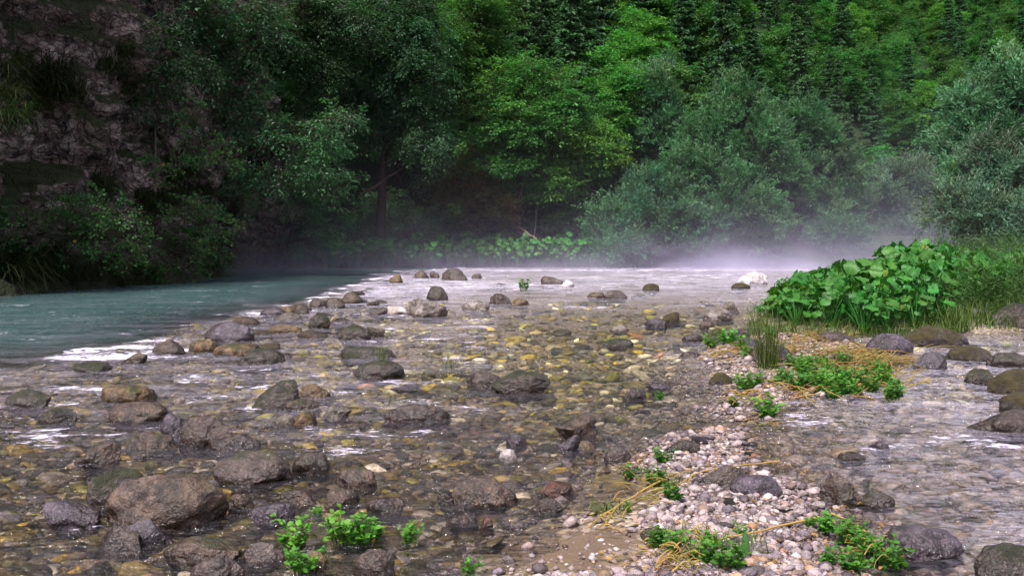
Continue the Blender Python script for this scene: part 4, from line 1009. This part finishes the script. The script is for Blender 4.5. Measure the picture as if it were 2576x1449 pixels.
for j, (x, y, z, pxh, pyt) in enumerate(pts):
    kind, v, key = rows[j]; word, yb, col_ = key; mem = cells[key]
    lab = f'{word} {yb} the hillside {col_}' + (f', {ORD[min(mem.index(j), 11)]} from the left' if len(mem) > 1 else '')
    pk = ('spruce%d' if kind == 's' else 'beech%d') % v
    sc = r.uniform(.72, 1.05) * (1 - .22 * float(sstep(1500, 2100, pxh))) * (1.0 if kind == 'b' else 1.1); rz = r.uniform(0, 6.28)
    grp = 'spruces on the wooded hillside' if kind == 's' else 'beeches on the wooded hillside'
    if pk not in first:
        t = thing(names[kind], lab, 'tree', (x, y, z - .3), grp); t.rotation_euler[2] = rz; t.scale = (sc,) * 3
        a, b, ma, mb = PR[pk]; obj('trunk', a, ma, t); obj('crown', b, mb, t); first[pk] = t
    else: dup(first[pk], (x, y, z - .3), rz, (sc * r.uniform(.9, 1.1), sc * r.uniform(.9, 1.1), sc), lab, grp)

# fallen and leaning dead wood
def pole(name, label, a, b, r0, r1, mat, cat='log', sag=.0):
    a, b = np.asarray(a), np.asarray(b); mb = MB(); s = np.linspace(0, 1, 9)[:, None]
    P = (b - a) * s + np.array([0, 0, -sag]) * (4 * s * (1 - s)) + np.random.default_rng(int(abs(a[0]) * 100)).normal(0, r0 * .5, (9, 3))
    mb.tube(P, np.linspace(r0, r1, 9), 8); o = obj(name, mb.mesh(name), M[mat], None, a); return tag(o, label, cat)
pole('fallen_log', 'fallen tan log slanting down the far bank into the butterbur', at(1284, 558, 51), at(1350, 604, 48.6), .06, .045, 'deadwood')
pole('bare_stem', 'thin bare stem standing on the far bank beyond the log', at(1344, 600, 49), at(1352, 512, 49.2), .03, .012, 'bark', 'stem')
pole('leaning_branch', 'long dead branch leaning in the deep shade under the dark tree', at(905, 492, 46.5), at(1075, 385, 47.5), .09, .04, 'bark', 'branch')

# ------------------------------------------------------------------ butterbur
def butterbur_mesh(seed, nleaf=8, H=.85, size=.105):
    r = np.random.default_rng(seed); st, lf = MB(), MB()
    for i in range(nleaf):
        a = i * 2.4 + r.uniform(-.4, .4); h = H * (.28 + .72 * r.random() ** .7); out = r.uniform(.06, .44) * (1.2 - .5 * h / H)
        c = np.array([np.cos(a) * out, np.sin(a) * out, h])
        st.tube([(np.cos(a) * .03, np.sin(a) * .03, -.05), c * np.array([.55, .55, .55]), c], [.012, .010, .007], 5, (1, 1, 1))
        R0 = size * r.uniform(.6, 1.15) * (.75 + .3 * h / H); n = 22
        th = np.linspace(.20, 2 * np.pi - .20, n)                       # gap at the stalk
        tilt = r.uniform(.1, 1.35); axd = np.array([np.cos(a), np.sin(a), 0.]); up = np.array([0, 0, 1.])
        nrm = unit(up * np.cos(tilt) + axd * np.sin(tilt)); e1 = unit(axd - nrm * (axd @ nrm)); e2 = np.cross(nrm, e1)
        vs = [c]; ph = r.uniform(0, 6)
        for q, fr_ in enumerate((.38, .72, 1.0)):
            rad = R0 * fr_ * (1 - .12 * np.cos(th) * 1 + .10 * (np.abs(np.sin(th / 2)) - .5)) * (1 + (.045 * np.sin(7 * th + ph) if q == 2 else 0))
            hz = R0 * (.16 * fr_ - .22 * fr_ ** 2 + .17 * fr_ ** 2 * np.sin(3 * th + ph) + (.10 * np.sin(8 * th + ph * 2) if q == 2 else 0) - .16 * fr_ ** 2 * np.clip(-np.cos(th), 0, 1))
            vs += list(c - e1 * (rad * np.cos(th))[:, None] + e2 * (rad * np.sin(th))[:, None] + nrm * hz[:, None])
        V = np.array(vs); k = np.arange(n - 1)
        vein = np.concatenate([[1.25], *[np.where(np.arange(n) % 3 == 0, 1.18, .92) * v_ for v_ in (1.05, 1.0, .95)]]) * r.uniform(.78, 1.22)
        cc = vein[:, None] * (np.array([[1 + r.uniform(-.1, .25), 1, 1]]) if r.random() > .06 else np.array([[3.2, 1.1, 1]]))
        lf.add(V, np.stack([0 * k, 1 + k, 2 + k], 1), cc)
        base = lf.n - len(V)
        for q in (0, 1):
            s0 = 1 + q * n; lf.F.append(np.stack([s0 + k, s0 + n + k, s0 + n + k + 1, s0 + k + 1], 1) + base)
    return st, lf
BP = []
for i in range(6):
    st, lf = butterbur_mesh(500 + i, 22, .85); BP.append((st.mesh('stalks'), lf.mesh('leaves')))
BF = {}
def butterbur(v, loc, rz, sc, label, group):
    if v not in BF:
        t = thing('butterbur_plant', label, 'butterbur', loc, group); t.rotation_euler[2] = rz; t.scale = (sc,) * 3 if not hasattr(sc, '__len__') else sc
        obj('stalks', BP[v][0], M['butterbur'], t); obj('leaves', BP[v][1], M['butterbur'], t); BF[v] = t; return t
    return dup(BF[v], loc, rz, sc, label, group)
r = np.random.default_rng(9)
n = 0; seen = []
for _ in range(4000):
    px = r.uniform(1940, 2560); Y = r.uniform(11.2, 22.5)
    x = (px - HX) / F * Y
    if poly_sd(np.array([[x, Y]]), BANK)[0] > -.15: continue
    front = 11.35 + .0004 * (px - 2150) ** 2 * .06
    if Y < front: continue
    toppx = np.interp(px, [1940, 2000, 2150, 2250, 2330, 2440, 2560], [742, 684, 648, 612, 612, 616, 628])
    H = CAM_H - (toppx - HY) / F * Y - ground_at(x, Y)
    H = .92 * min(H, .60 + (Y - 11.3) * .16) * r.uniform(.66, .98) * (1 + .22 * float(vnoise(np.array([[x, Y, 0.]]), .9, 66)[0]))
    if px > 2370 and Y < 14.3 + (px - 2370) * .006: continue
    if H < .3 or any((x - a) ** 2 + (Y - b) ** 2 < .36 ** 2 for a, b in seen): continue
    seen.append((x, Y)); k = H / .85
    rowlab = 'in the front row of the clump on the gravel bank' if Y < 13.2 else ('in the middle of the clump on the gravel bank' if Y < 16 else 'at the back of the clump on the gravel bank')
    butterbur(int(r.integers(6)), (x, Y, ground_at(x, Y)), r.uniform(0, 6.28), (max(.75, min(1.15, k * .6 + .45)),) * 2 + (k,), 'big leaved butterbur ' + rowlab, 'butterbur ' + rowlab)
    n += 1
    if n >= 270: break
seen = []; n = 0
for _ in range(3000):
    px = r.uniform(815, 1500); Y = r.uniform(47.9, 50.2); x = (px - HX) / F * Y
    if any((x - a) ** 2 + (Y - b) ** 2 < .5 ** 2 for a, b in seen): continue
    seen.append((x, Y)); z = max(ground_at(x, Y), .12)
    bulge = 1 + .35 * math.exp(-((px - 1330) / 90) ** 2)
    butterbur(int(r.integers(6)), (x, Y, z), r.uniform(0, 6.28), 1.55 * r.uniform(.75, 1.15), 'hazy butterbur in the row along the far bank', 'butterbur row along the far bank')
    n += 1
    if n >= 115: break

# ------------------------------------------------------------------ cress, weeds, grass, straw
def herb_mesh(seed, ns=14, H=.15, rad=.10, L=.034, long=False):
    r = np.random.default_rng(seed); st, lf = MB(), MB(); P, D, Nn, LL, WW, C = [], [], [], [], [], []
    for i in range(ns):
        a = r.uniform(0, 6.28); o_ = rad * math.sqrt(r.random()); h = H * r.uniform(.45, 1.1); ln = r.uniform(.02, .5) * h
        b = np.array([math.cos(a) * o_ * .5, math.sin(a) * o_ * .5, -.01]); tp = np.array([math.cos(a) * (o_ * .5 + ln), math.sin(a) * (o_ * .5 + ln), h])
        st.tube([b, b * .5 + tp * .5 + np.array([0, 0, .1 * h]), tp], [.0022 if not long else .004, .002, .001], 4)
        m_ = int(r.integers(6, 11)) if not long else int(h / .035)
        for q in range(m_):
            s = r.uniform(.25, 1.0) if not long else .12 + .88 * q / m_
            p_ = b * (1 - s) + tp * s; az = r.uniform(0, 6.28) if not long else q * 2.4
            d = np.array([math.cos(az), math.sin(az), r.uniform(-.1, .7)])
            P.append(p_); D.append(d); Nn.append(np.array([0, 0, 1.]) + r.normal(0, .35, 3)); l_ = L * r.uniform(.6, 1.3) * (1.0 if not long else 1.25 - .75 * s)
            LL.append(l_); WW.append(l_ * (.75 if not long else .3)); C.append(np.ones(3) * r.uniform(.7, 1.3) * np.array([r.uniform(.9, 1.3), 1, 1]))
    P, D, Nn = np.array(P), unit(np.array(D)), np.array(Nn); L_, W_ = np.array(LL)[:, None], np.array(WW)[:, None]
    Sd = unit(np.cross(D, Nn)); up = np.cross(Sd, D)
    ring = [(0, 0, 0), (.25, .42, .06), (.62, .5, .08), (1, 0, -.05), (.62, -.5, .08), (.25, -.42, .06)]
    V = np.stack([P + D * L_ * (a + .12) + Sd * W_ * b + up * L_ * c for a, b, c in ring], 1).reshape(-1, 3)
    lf.add(V, np.arange(len(V)).reshape(-1, 6), np.repeat(np.array(C), 6, 0))
    return st, lf
HP = {}
for i in range(5):
    st, lf = herb_mesh(600 + i, 16 + 2 * i); HP['cress%d' % i] = (st.mesh('stems'), lf.mesh('leaves', False), M['cress'], M['cress'])
for i in range(3):
    st, lf = herb_mesh(620 + i, 9, 1.15, .25, .085, True); HP['weed%d' % i] = (st.mesh('stems'), lf.mesh('leaves', False), M['grass'], M['shrub'])
HF = {}
def herb(kind, name, cat, loc, rz, sc, label, group):
    if kind not in HF:
        t = thing(name, label, cat, loc, group); t.rotation_euler[2] = rz; t.scale = (sc,) * 3
        a, b, ma, mb = HP[kind]; obj('stems', a, ma, t); obj('leaves', b, mb, t); HF[kind] = t; return t
    t = dup(HF[kind], loc, rz, sc, label, group); return t
r = np.random.default_rng(15)
CRESS = [  # photo pixel of the foot, size factor, label
 (1316, 744, 2.3, 'small green sapling growing on a stone in mid river'),
 (1790, 876, 1.2, 'cress tuft at the water side tip of the bar, beside straw'), (1830, 868, 1.5, 'bushy cress on the moss topped pile'), (1868, 884, 1.2, 'cress under the violet angular boulders'),
 (1885, 905, 1.0, 'low cress by the dark smooth boulder'), (1940, 858, 1.3, 'cress behind the grass tuft'), (1870, 985, 1.1, 'leafy cress beside the brown mossy stone'), (1895, 975, 1.0, 'cress sprouting with a dark dead stem'),
 (1928, 1052, 1.25, 'bright leafy cress alone on pale gravel'), (1845, 1024, .6, 'small cress sprig on the pale gravel'), (1660, 1010, .6, 'tiny cress by the black ragged stone'),
 (1672, 1168, .7, 'cress tuft beyond the dark bar shaped pebble'), (1648, 1222, .75, 'cress tuft between the sand and the dark bent stone'), (1585, 1205, .55, 'small cress at the start of the long straw'), (1690, 1262, .7, 'cress caught in yellow stalks below the bent stone'),
 (1578, 1290, .4, 'tiny sprout in the sand channel'), (735, 1378, .9, 'cress with a white flower beside the white pointed pebble'), (865, 1366, .95, 'leafy cress above the white spotted stone'), (905, 1372, .9, 'cress right behind the white spotted stone'), (945, 1350, .6, 'small cress near the yellow stone'),
 (1030, 1366, .65, 'cress at the yellow stone'), (765, 1448, .8, 'cress at the bottom edge by the amber stone'), (795, 1300, .35, 'single sprout over the flat brown stone'), (1182, 1448, .45, 'sprout on the sand at the bottom edge'),
 (1660, 1378, .6, 'cress beside the brown rounded stone on the sand edge'), (1700, 1400, .7, 'cress among dry leaves at the bottom of the bar'), (1760, 1420, .75, 'low cress next to the dock leaf'), (1830, 1432, .8, 'cress at the foot of the dock leaf'), (1790, 1380, .5, 'cress sprig behind the dock leaf'),
 (2085, 1345, .7, 'cress nearest the white round pebble of the bar'), (2130, 1370, .85, 'cress on the stream edge of the bar'), (2180, 1400, .8, 'second cress along the stream edge'), (2240, 1432, .8, 'cress by the stream at the bottom edge'), (2150, 1440, .7, 'cress in the pebbles at the bottom edge'), (2080, 1425, .5, 'cress sprig in the pink pebbles'),
 (2040, 1330, .4, 'tiny cress sprig above the pink pebbles'), (1860, 1350, .4, 'tiny sprig in pebbles above the dock leaf'),
]
for j, (px, py, s, lab) in enumerate(CRESS):
    z = .03
    for _ in range(4):
        q = W0(px, py, z); z = max(ground_at(q[0], q[1]), -.02)
    if j == 0: z = .10
    herb('cress%d' % (j % 5), 'cress_plant', 'cress', (q[0], q[1], z), r.uniform(0, 6.28), s * .85, lab, 'cress plants on the bar')
for j in range(46):
    px = r.uniform(1960, 2250); py = np.interp(px, [1960, 2250], [930, 955]) + r.uniform(-25, 45)
    q = W0(px, py, .05); z = ground_at(q[0], q[1])
    herb('cress%d' % (j % 5), 'cress_plant', 'cress', (q[0], q[1], max(z, 0)), r.uniform(0, 6.28), r.uniform(.5, .95), 'cress in the dense green patch among the straw', 'dense cress patch among the straw')
for j in range(95):
    Y = r.uniform(12.2, 24); px = r.uniform(2370, 2640) if j < 70 else r.uniform(2300, 2500)
    if j >= 70: Y = r.uniform(19, 25)
    x = (px - HX) / F * Y; sc = r.uniform(.65, 1.2) * (.65 if px < 2420 and Y < 14 else 1)
    herb('weed%d' % (j % 3), 'tall_weed', 'weed', (x, Y, ground_at(x, Y)), r.uniform(0, 6.28), sc, 'tall leafy weed on the bank beside the butterbur clump', 'tall weeds on the bank')

def blades(X, Y, Z, h, w, r, lean=.5, ld=None, droop=.35):
    n = len(X); a = r.uniform(0, 2 * np.pi, n) if ld is None else ld
    d = np.stack([np.cos(a), np.sin(a), 0 * a], 1); s_ = np.stack([-np.sin(a), np.cos(a), 0 * a], 1)
    ln = lean * r.uniform(.3, 1.3, n); b = np.stack([X, Y, Z], 1); V = []
    for t, wk in ((0, 1), (.35, .9), (.7, .65), (1, .08)):
        p_ = b + d * (h * ln * t ** 1.5)[:, None] + np.array([[0, 0, 1.]]) * (h * (t - droop * ln * t ** 2.2))[:, None]
        V += [p_ - s_ * (w * wk * .5)[:, None], p_ + s_ * (w * wk * .5)[:, None]]
    V = np.stack(V, 1).reshape(-1, 3); i = np.arange(n)[:, None] * 8
    Fq = np.concatenate([i + np.array([[k, k + 1, k + 3, k + 2]]) for k in (0, 2, 4)])
    c = np.repeat(r.uniform(.65, 1.35, (n, 1)) * np.stack([r.uniform(.85, 1.7, n), np.ones(n), np.ones(n)], 1), 8, 0)
    return V, Fq, c
def rise(X, Y): return bed_height(X, Y, False)
# bank grass, uncountable
r = np.random.default_rng(21); mb = MB()
px = r.uniform(2300, 2680, 5200); Y = 1 / r.uniform(1 / 26, 1 / 11.6, 5200); X = (px - HX) / F * Y
k = (poly_sd(np.stack([X, Y], 1), BANK) < -.1) & ((Y < 13.6) | (r.random(len(X)) < .45)); X, Y = X[k], Y[k]
mb.add(*blades(X, Y, rise(X, Y) - .02, r.uniform(.08, .42, len(X)) * r.uniform(.6, 1.1, len(X)), .008 + 0 * X + .0003 * Y, r, .6))
px = r.uniform(1880, 2420, 2600); py = r.uniform(800, 850, 2600); q = F * CAM_H / (py - HY); X, Y = (px - HX) / F * q, q
mb.add(*blades(X, Y, np.maximum(rise(X, Y), 0) - .01, r.uniform(.08, .26, len(X)), .008 + 0 * X, r, .8))
for cx, cy_, n_, s_ in ((1800, 850, 220, 40), (1860, 860, 220, 40), (1905, 790, 160, 40), (2080, 940, 450, 90), (1960, 880, 160, 40), (2190, 940, 260, 50), (1940, 970, 60, 40), (1690, 1240, 60, 40), (1700, 1400, 130, 60), (1850, 1420, 130, 80), (2180, 1400, 100, 60), (1530, 1300, 60, 30)):
    px = cx + r.normal(0, s_ * .6, n_); py = cy_ + r.normal(0, s_ * .25, n_); q = F * CAM_H / (py - HY); X, Y = (px - HX) / F * q, q
    mb.add(*blades(X, Y, np.maximum(rise(X, Y), -.02) - .01, r.uniform(.03, .14, n_) * (q / 6) ** .5, .005 + 0 * X, r, .9))
tag(obj('grass', mb.mesh('grass', False), M['grass']), None, None, kind='stuff')
# the upright tuft on the bar
def tuft(name, label, loc, n, h, rad, w, mat, seed, lean=.45, group=None, ld=None, droop=.35):
    r = np.random.default_rng(seed); a = r.uniform(0, 6.28, n); q = rad * np.sqrt(r.random(n)); mb = MB()
    mb.add(*blades(np.cos(a) * q, np.sin(a) * q, 0 * a - .01, h * r.uniform(.5, 1.1, n), w + 0 * a, r, lean, ld, droop))
    o = obj(name, mb.mesh(name, False), M[mat], None, loc); return tag(o, label, 'grass tuft', group)
q = W0(1930, 930, .04); tuft('grass_tuft', 'tall upright green grass tuft on the bar beside the dark smooth boulder', (q[0], q[1], ground_at(q[0], q[1])), 120, .62, .12, .007, 'grass', 1, .35)
q = W0(2395, 815, .1); tuft('grass_tuft', 'yellow green broad bladed tuft at the end of the butterbur clump', (q[0], q[1], ground_at(q[0], q[1])), 60, .55, .14, .016, 'grass', 2, .5)
q = W0(960, 925, .1); tuft('grass_tuft', 'few thin grass blades on the low mossy hump', (q[0], q[1] + .15, .10), 16, .22, .05, .006, 'grass', 3, .5)
q = W0(1128, 928, .0); tuft('grass_tuft', 'few yellow green blades standing in the water in mid river', (q[0], q[1], -.04), 14, .28, .06, .006, 'grass', 4, .5)
# hanging grass on the cliff
proto = None; r = np.random.default_rng(33)
SPOTS = [(70, 210, 'on the big hanging turf of the rock face'), (120, 230, 'on the big hanging turf of the rock face'), (30, 250, 'on the big hanging turf of the rock face'), (160, 260, 'on the big hanging turf of the rock face'), (60, 170, 'on the big hanging turf of the rock face'), (100, 280, 'on the big hanging turf of the rock face'), (20, 300, 'on the big hanging turf of the rock face'), (140, 190, 'on the big hanging turf of the rock face'), (180, 230, 'on the big hanging turf of the rock face'), (10, 200, 'on the big hanging turf of the rock face')]
SPOTS += [(480 + 25 * (i % 3), 60 + 22 * (i // 3), 'under the cliff top tree') for i in range(9)]
SPOTS += [(x, y, 'on the grassy ledge above the trailing shrub') for x, y in ((440, 470), (480, 480), (520, 470), (540, 500), (420, 500), (390, 520), (560, 540), (570, 600), (500, 440), (460, 440), (260, 470), (270, 490), (350, 500))]
SPOTS += [(x, y, 'along the foot of the cliff above the water') for x, y in ((40, 690), (80, 680), (120, 670), (160, 690), (200, 680), (250, 690), (300, 700), (340, 690), (130, 640), (60, 650), (560, 660), (540, 690), (580, 640))]
SPOTS += [(x, y, 'on the dark rock beside the rock tower') for x, y in ((590, 520), (600, 560), (620, 470), (640, 430), (590, 480), (280, 180), (330, 230), (300, 130))]
from collections import Counter
for j, (px, py, where) in enumerate(SPOTS):
    px += r.uniform(-8, 8); py += r.uniform(-8, 8); q = cliff_at(px, py)
    if proto is None:
        n = 170; a = r.uniform(0, 6.28, n); rr_ = .5 * np.sqrt(r.random(n)); mb = MB()
        mb.add(*blades(np.cos(a) * rr_ * .6, np.sin(a) * rr_, r.uniform(-.2, .2, n), r.uniform(.45, 1.0, n), .022 + 0 * a, r, 1.15, r.normal(-.25, .7, n), .95))
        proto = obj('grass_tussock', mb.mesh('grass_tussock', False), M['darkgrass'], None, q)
        o = proto
    else:
        o = proto.copy(); COL.objects.link(o); o.location = q
    o.rotation_euler = (0, 0, r.uniform(-.4, .4)); s = r.uniform(.8, 1.35); o.scale = (s, s, s)
    tag(o, 'dark drooping grass tussock ' + where, 'grass tussock', 'grass tussocks ' + where)
# small yellow flowers on the ledge
for j, (px, py) in enumerate(((205, 588), (222, 588), (178, 618), (212, 622), (404, 412 + 10))):
    q = cliff_at(px, py); mb = MB(); a = np.linspace(0, 2 * np.pi, 9)[:-1]
    q = q + np.array([.45, -.55, .2])
    ring = np.stack([.05 * np.cos(a), -.02 + 0 * a, .05 * np.sin(a)], 1); mb.add(np.vstack([[0, -.01, 0], ring]), [[0, 1 + i, 1 + (i + 1) % 8] for i in range(8)])
    tb = MB(); tb.tube([(0, 0, 0), (-.1, .12, -.15), (-.35, .45, -.25)], .004, 4)
    t = thing('yellow_flower', 'small yellow flower in the dark thicket on the ledge', 'flower', q, 'yellow flowers in the ledge thicket'); obj('petals', mb.mesh('petals'), M['yellowpetal'], t); obj('stem', tb.mesh('stem'), M['shrub'], t)
# dock leaf
def strap_leaf(name, label, loc, H, w, bend, mat, az, cat):
    mb = MB(); s = np.linspace(0, 1, 12); wd = w * np.sin(np.pi * np.clip(s * .93 + .05, 0, 1)) ** .6 * (1 - .15 * s)
    c = np.stack([bend * s ** 2 * H, 0 * s, H * (s - .3 * bend * s ** 2)], 1)
    V = np.concatenate([c + np.array([0, 1, 0]) * wd[:, None] * .5 + np.array([.12, 0, 0]) * wd[:, None], c, c - np.array([0, 1, 0]) * wd[:, None] * .5 + np.array([.12, 0, 0]) * wd[:, None]])
    k = np.arange(11); mb.add(V, np.concatenate([np.stack([k + q * 12, k + 1 + q * 12, k + 13 + q * 12, k + 12 + q * 12], 1) for q in (0, 1)]), np.repeat([[.85], [1.25], [.9]], 12, 0) * np.ones((1, 3)))
    o = obj(name, mb.mesh(name), M[mat], None, loc); o.rotation_euler = (0, 0, az); return tag(o, label, cat)
q = W0(1875, 1425, .04); strap_leaf('dock_leaf', 'single upright dark green dock leaf on the pebbles', (q[0], q[1], .03), .135, .034, .15, 'shrub', 1.3, 'leaf')
q = W0(1790, 1449, .04); strap_leaf('grass_leaf', 'broad short green blade near the dock leaf', (q[0], q[1], .03), .09, .018, .35, 'grass', 2.4, 'leaf')
q = W0(830, 808, .02); strap_leaf('fallen_leaf', 'orange dead leaf in mid river against the dark green stone', (q[0], q[1], .0), .16, .06, .9, 'straw', .4, 'leaf')

# straw: long stalks singly, the tangles as one
def stalk(path_px, rad, seed, lift=.02):
    r = np.random.default_rng(seed); pts = []
    P = np.array(path_px, float); s = np.linspace(0, 1, 16); tt = np.linspace(0, 1, len(P))
    a, b, z = np.interp(s, tt, P[:, 0]), np.interp(s, tt, P[:, 1]), np.full(16, .03)
    for _ in range(3):
        Yq = F * (CAM_H - z) / (b - HY); Xq = (a - HX) / F * Yq; z = np.maximum(ground(np.clip(Xq, -8.9, 13.8), np.clip(Yq, 2.1, 26)), -.02) + lift
    pts = np.stack([Xq, Yq, z], 1) + r.normal(0, .002, (16, 3)) * np.array([1, 1, .5]); pts[:, 2] += lift * np.sin(s * np.pi) * r.uniform(.2, 1.0)
    return pts, rad * (1 - .6 * s)
LONG = [([(1960, 1160), (1760, 1195), (1640, 1265)], 'bright yellow stalk reaching from the violet cobble towards the sand'), ([(1700, 1190), (1600, 1255), (1470, 1330)], 'yellow stalk curving across the wet sand channel'),
 ([(2260, 940), (2140, 962), (2010, 985)], 'straw stalk along the lower edge of the cress patch'), ([(2110, 838), (2010, 850), (1950, 862)], 'straw stalk under the butterbur clump'), ([(2160, 832), (2060, 846), (1990, 850)], 'second straw stalk under the butterbur clump'),
 ([(2090, 1290), (2170, 1340), (2240, 1400)], 'yellow stalk arching to the stream edge'), ([(1650, 1430), (1720, 1360), (1800, 1320)], 'yellow stalk leaning over pebbles by the dry leaves'), ([(2060, 1300), (1900, 1345), (1750, 1370)], 'thin yellow stalk lying across the pink pebbles'),
 ([(2150, 870), (2230, 920), (2290, 955)], 'straw stalk hanging over the cress patch toward the stream'), ([(1990, 1000), (2080, 990), (2200, 985)], 'pale straw stalk at the water beside the cress patch')]
for j, (pp, lab) in enumerate(LONG):
    pts, rad = stalk(pp, .0055, 700 + j, .025); mb = MB(); mb.tube(pts - pts[0], rad, 5, (1.1, 1, 1)); tag(obj('dry_stalk', mb.mesh('dry_stalk'), M['straw'], None, pts[0]), lab, 'stalk')
r = np.random.default_rng(61); mb = MB()
for cx, cy_, sx_, sy_, n_, ln in ((2190, 900, 90, 35, 240, 100), (2100, 960, 130, 25, 190, 90), (2000, 880, 60, 25, 60, 60), (1830, 885, 45, 14, 40, 45), (2060, 845, 80, 8, 40, 70), (1660, 1230, 90, 35, 30, 70), (1720, 1400, 60, 40, 60, 60), (1520, 1300, 45, 25, 14, 50), (1930, 1060, 70, 30, 26, 45), (2150, 1370, 70, 50, 26, 60), (1900, 1000, 60, 25, 24, 45)):
    for _ in range(n_):
        a = r.normal(.0, .5) + (math.pi if r.random() < .5 else 0) - .25; x0, y0 = cx + r.normal(0, sx_ * .6), cy_ + r.normal(0, sy_ * .6); l_ = ln * r.uniform(.4, 1.2)
        P = [(x0, y0), (x0 + l_ * .5 * math.cos(a), y0 + l_ * .22 * math.sin(a) + r.normal(0, 1.5)), (x0 + l_ * math.cos(a), y0 + l_ * .45 * math.sin(a))]
        if min(p_[1] for p_ in P) < 800: continue
        pts, rad = stalk(P, .0062 if cy_ < 1010 else .0034, int(r.integers(1e6)), r.uniform(.01, .05)); mb.tube(pts[::3], rad[::3], 3, np.array([r.uniform(.8, 1.2), r.uniform(.8, 1.2), 1]) * r.uniform(.6, 1.2))
tag(obj('straw', mb.mesh('straw'), M['straw']), None, None, kind='stuff')
r = np.random.default_rng(88); px = r.uniform(1480, 2280, 420); py = r.uniform(1000, 1470, 420); Y = F * CAM_H / (py - HY); X = (px - HX) / F * Y
k = poly_sd(np.stack([X, Y], 1), ISLAND) < .1; X, Y = X[k], Y[k]
D = r.normal(size=(len(X), 3)) * np.array([1, 1, .15])
V, Fq, c = leaf_quads(np.stack([X, Y, np.maximum(ground(X, Y), 0) + .016], 1), D, np.array([[0, 0, 1.]]) + r.normal(0, .3, D.shape), r.uniform(.015, .045, len(X)), r.uniform(.008, .02, len(X)), r.uniform(.25, .9, (len(X), 1)) * np.array([[1, .75, .8]]))
mb = MB(); mb.add(V, Fq, c); tag(obj('debris', mb.mesh('debris', False), M['straw']), None, None, kind='stuff')
# dead twigs standing in the shallows
pole('twig', 'short dark snag sticking up from the quiet water off the bank pile', W0(1672, 836, -.05), at(1678, 812, 11.6), .015, .006, 'bark', 'twig')
pole('twig', 'little dark twig on the end of the log like stone', at(975, 1022, 6.2), at(985, 992, 6.25), .006, .003, 'bark', 'twig')
pole('twig', 'orange brown stick lying by the dark green rounded stone', W0(775, 818, .03), W0(832, 812, .05), .014, .01, 'deadwood', 'twig')

# ------------------------------------------------------------------ mist lying on the far water
m = N('river mist')
p = m.pos(); sx = m.n("SeparateXYZ"); m.set(sx.inputs[0], p)
nx = m.noise(m.scalev(p, (.10, .10, .35)), 1.0, 3, .55)
zf = m.math('SUBTRACT', sx.outputs[2], m.math('MULTIPLY', m.math('SUBTRACT', nx, .5), 1.6))
low = m.math('EXPONENT', m.math('DIVIDE', m.math('MAXIMUM', zf, 0.0), -0.75))
gx = m.math('DIVIDE', m.math('SUBTRACT', sx.outputs[0], 11.5), 8.0); gx = m.math('EXPONENT', m.math('MULTIPLY', m.math('MULTIPLY', gx, gx), -1.0))
gx = m.math('MULTIPLY', m.math('ADD', m.math('MULTIPLY', gx, .9), .22), m.math('ADD', .15, m.math('MULTIPLY', m.step(.38, .64, m.noise(m.scalev(p, (.25, .16, .6)), 1.0, 4, .6)), 1.5)))
wide = m.math('EXPONENT', m.math('DIVIDE', m.math('MAXIMUM', zf, 0.0), -2.6))
wide = m.math('MULTIPLY', wide, m.math('ADD', .004, m.math('MULTIPLY', m.step(6., 18., sx.outputs[0]), .008)))
edge = m.math('MULTIPLY', m.step(24.0, 45.0, sx.outputs[1]), m.math('SUBTRACT', 1.0, m.step(8.0, 11.0, sx.outputs[2])))
dn = m.math('MULTIPLY', edge, m.math('ADD', m.math('MULTIPLY', m.math('MULTIPLY', low, gx), .075), wide))
pv = m.n("VolumePrincipled"); pv.inputs['Color'].default_value = (.78, .73, .98, 1); m.set(pv.inputs['Density'], dn); pv.inputs['Anisotropy'].default_value = .1
m.t.links.new(pv.outputs[0], m.out.inputs['Volume'])
b = bmesh.new(); bmesh.ops.create_cube(b, size=1)
me = bpy.data.meshes.new('mist'); bmesh.ops.scale(b, vec=(52, 35, 11.0), verts=b.verts); bmesh.ops.translate(b, vec=(10, 41.5, 5.55), verts=b.verts); b.to_mesh(me); b.free()
tag(obj('mist', me, m.m), None, None, kind='stuff')
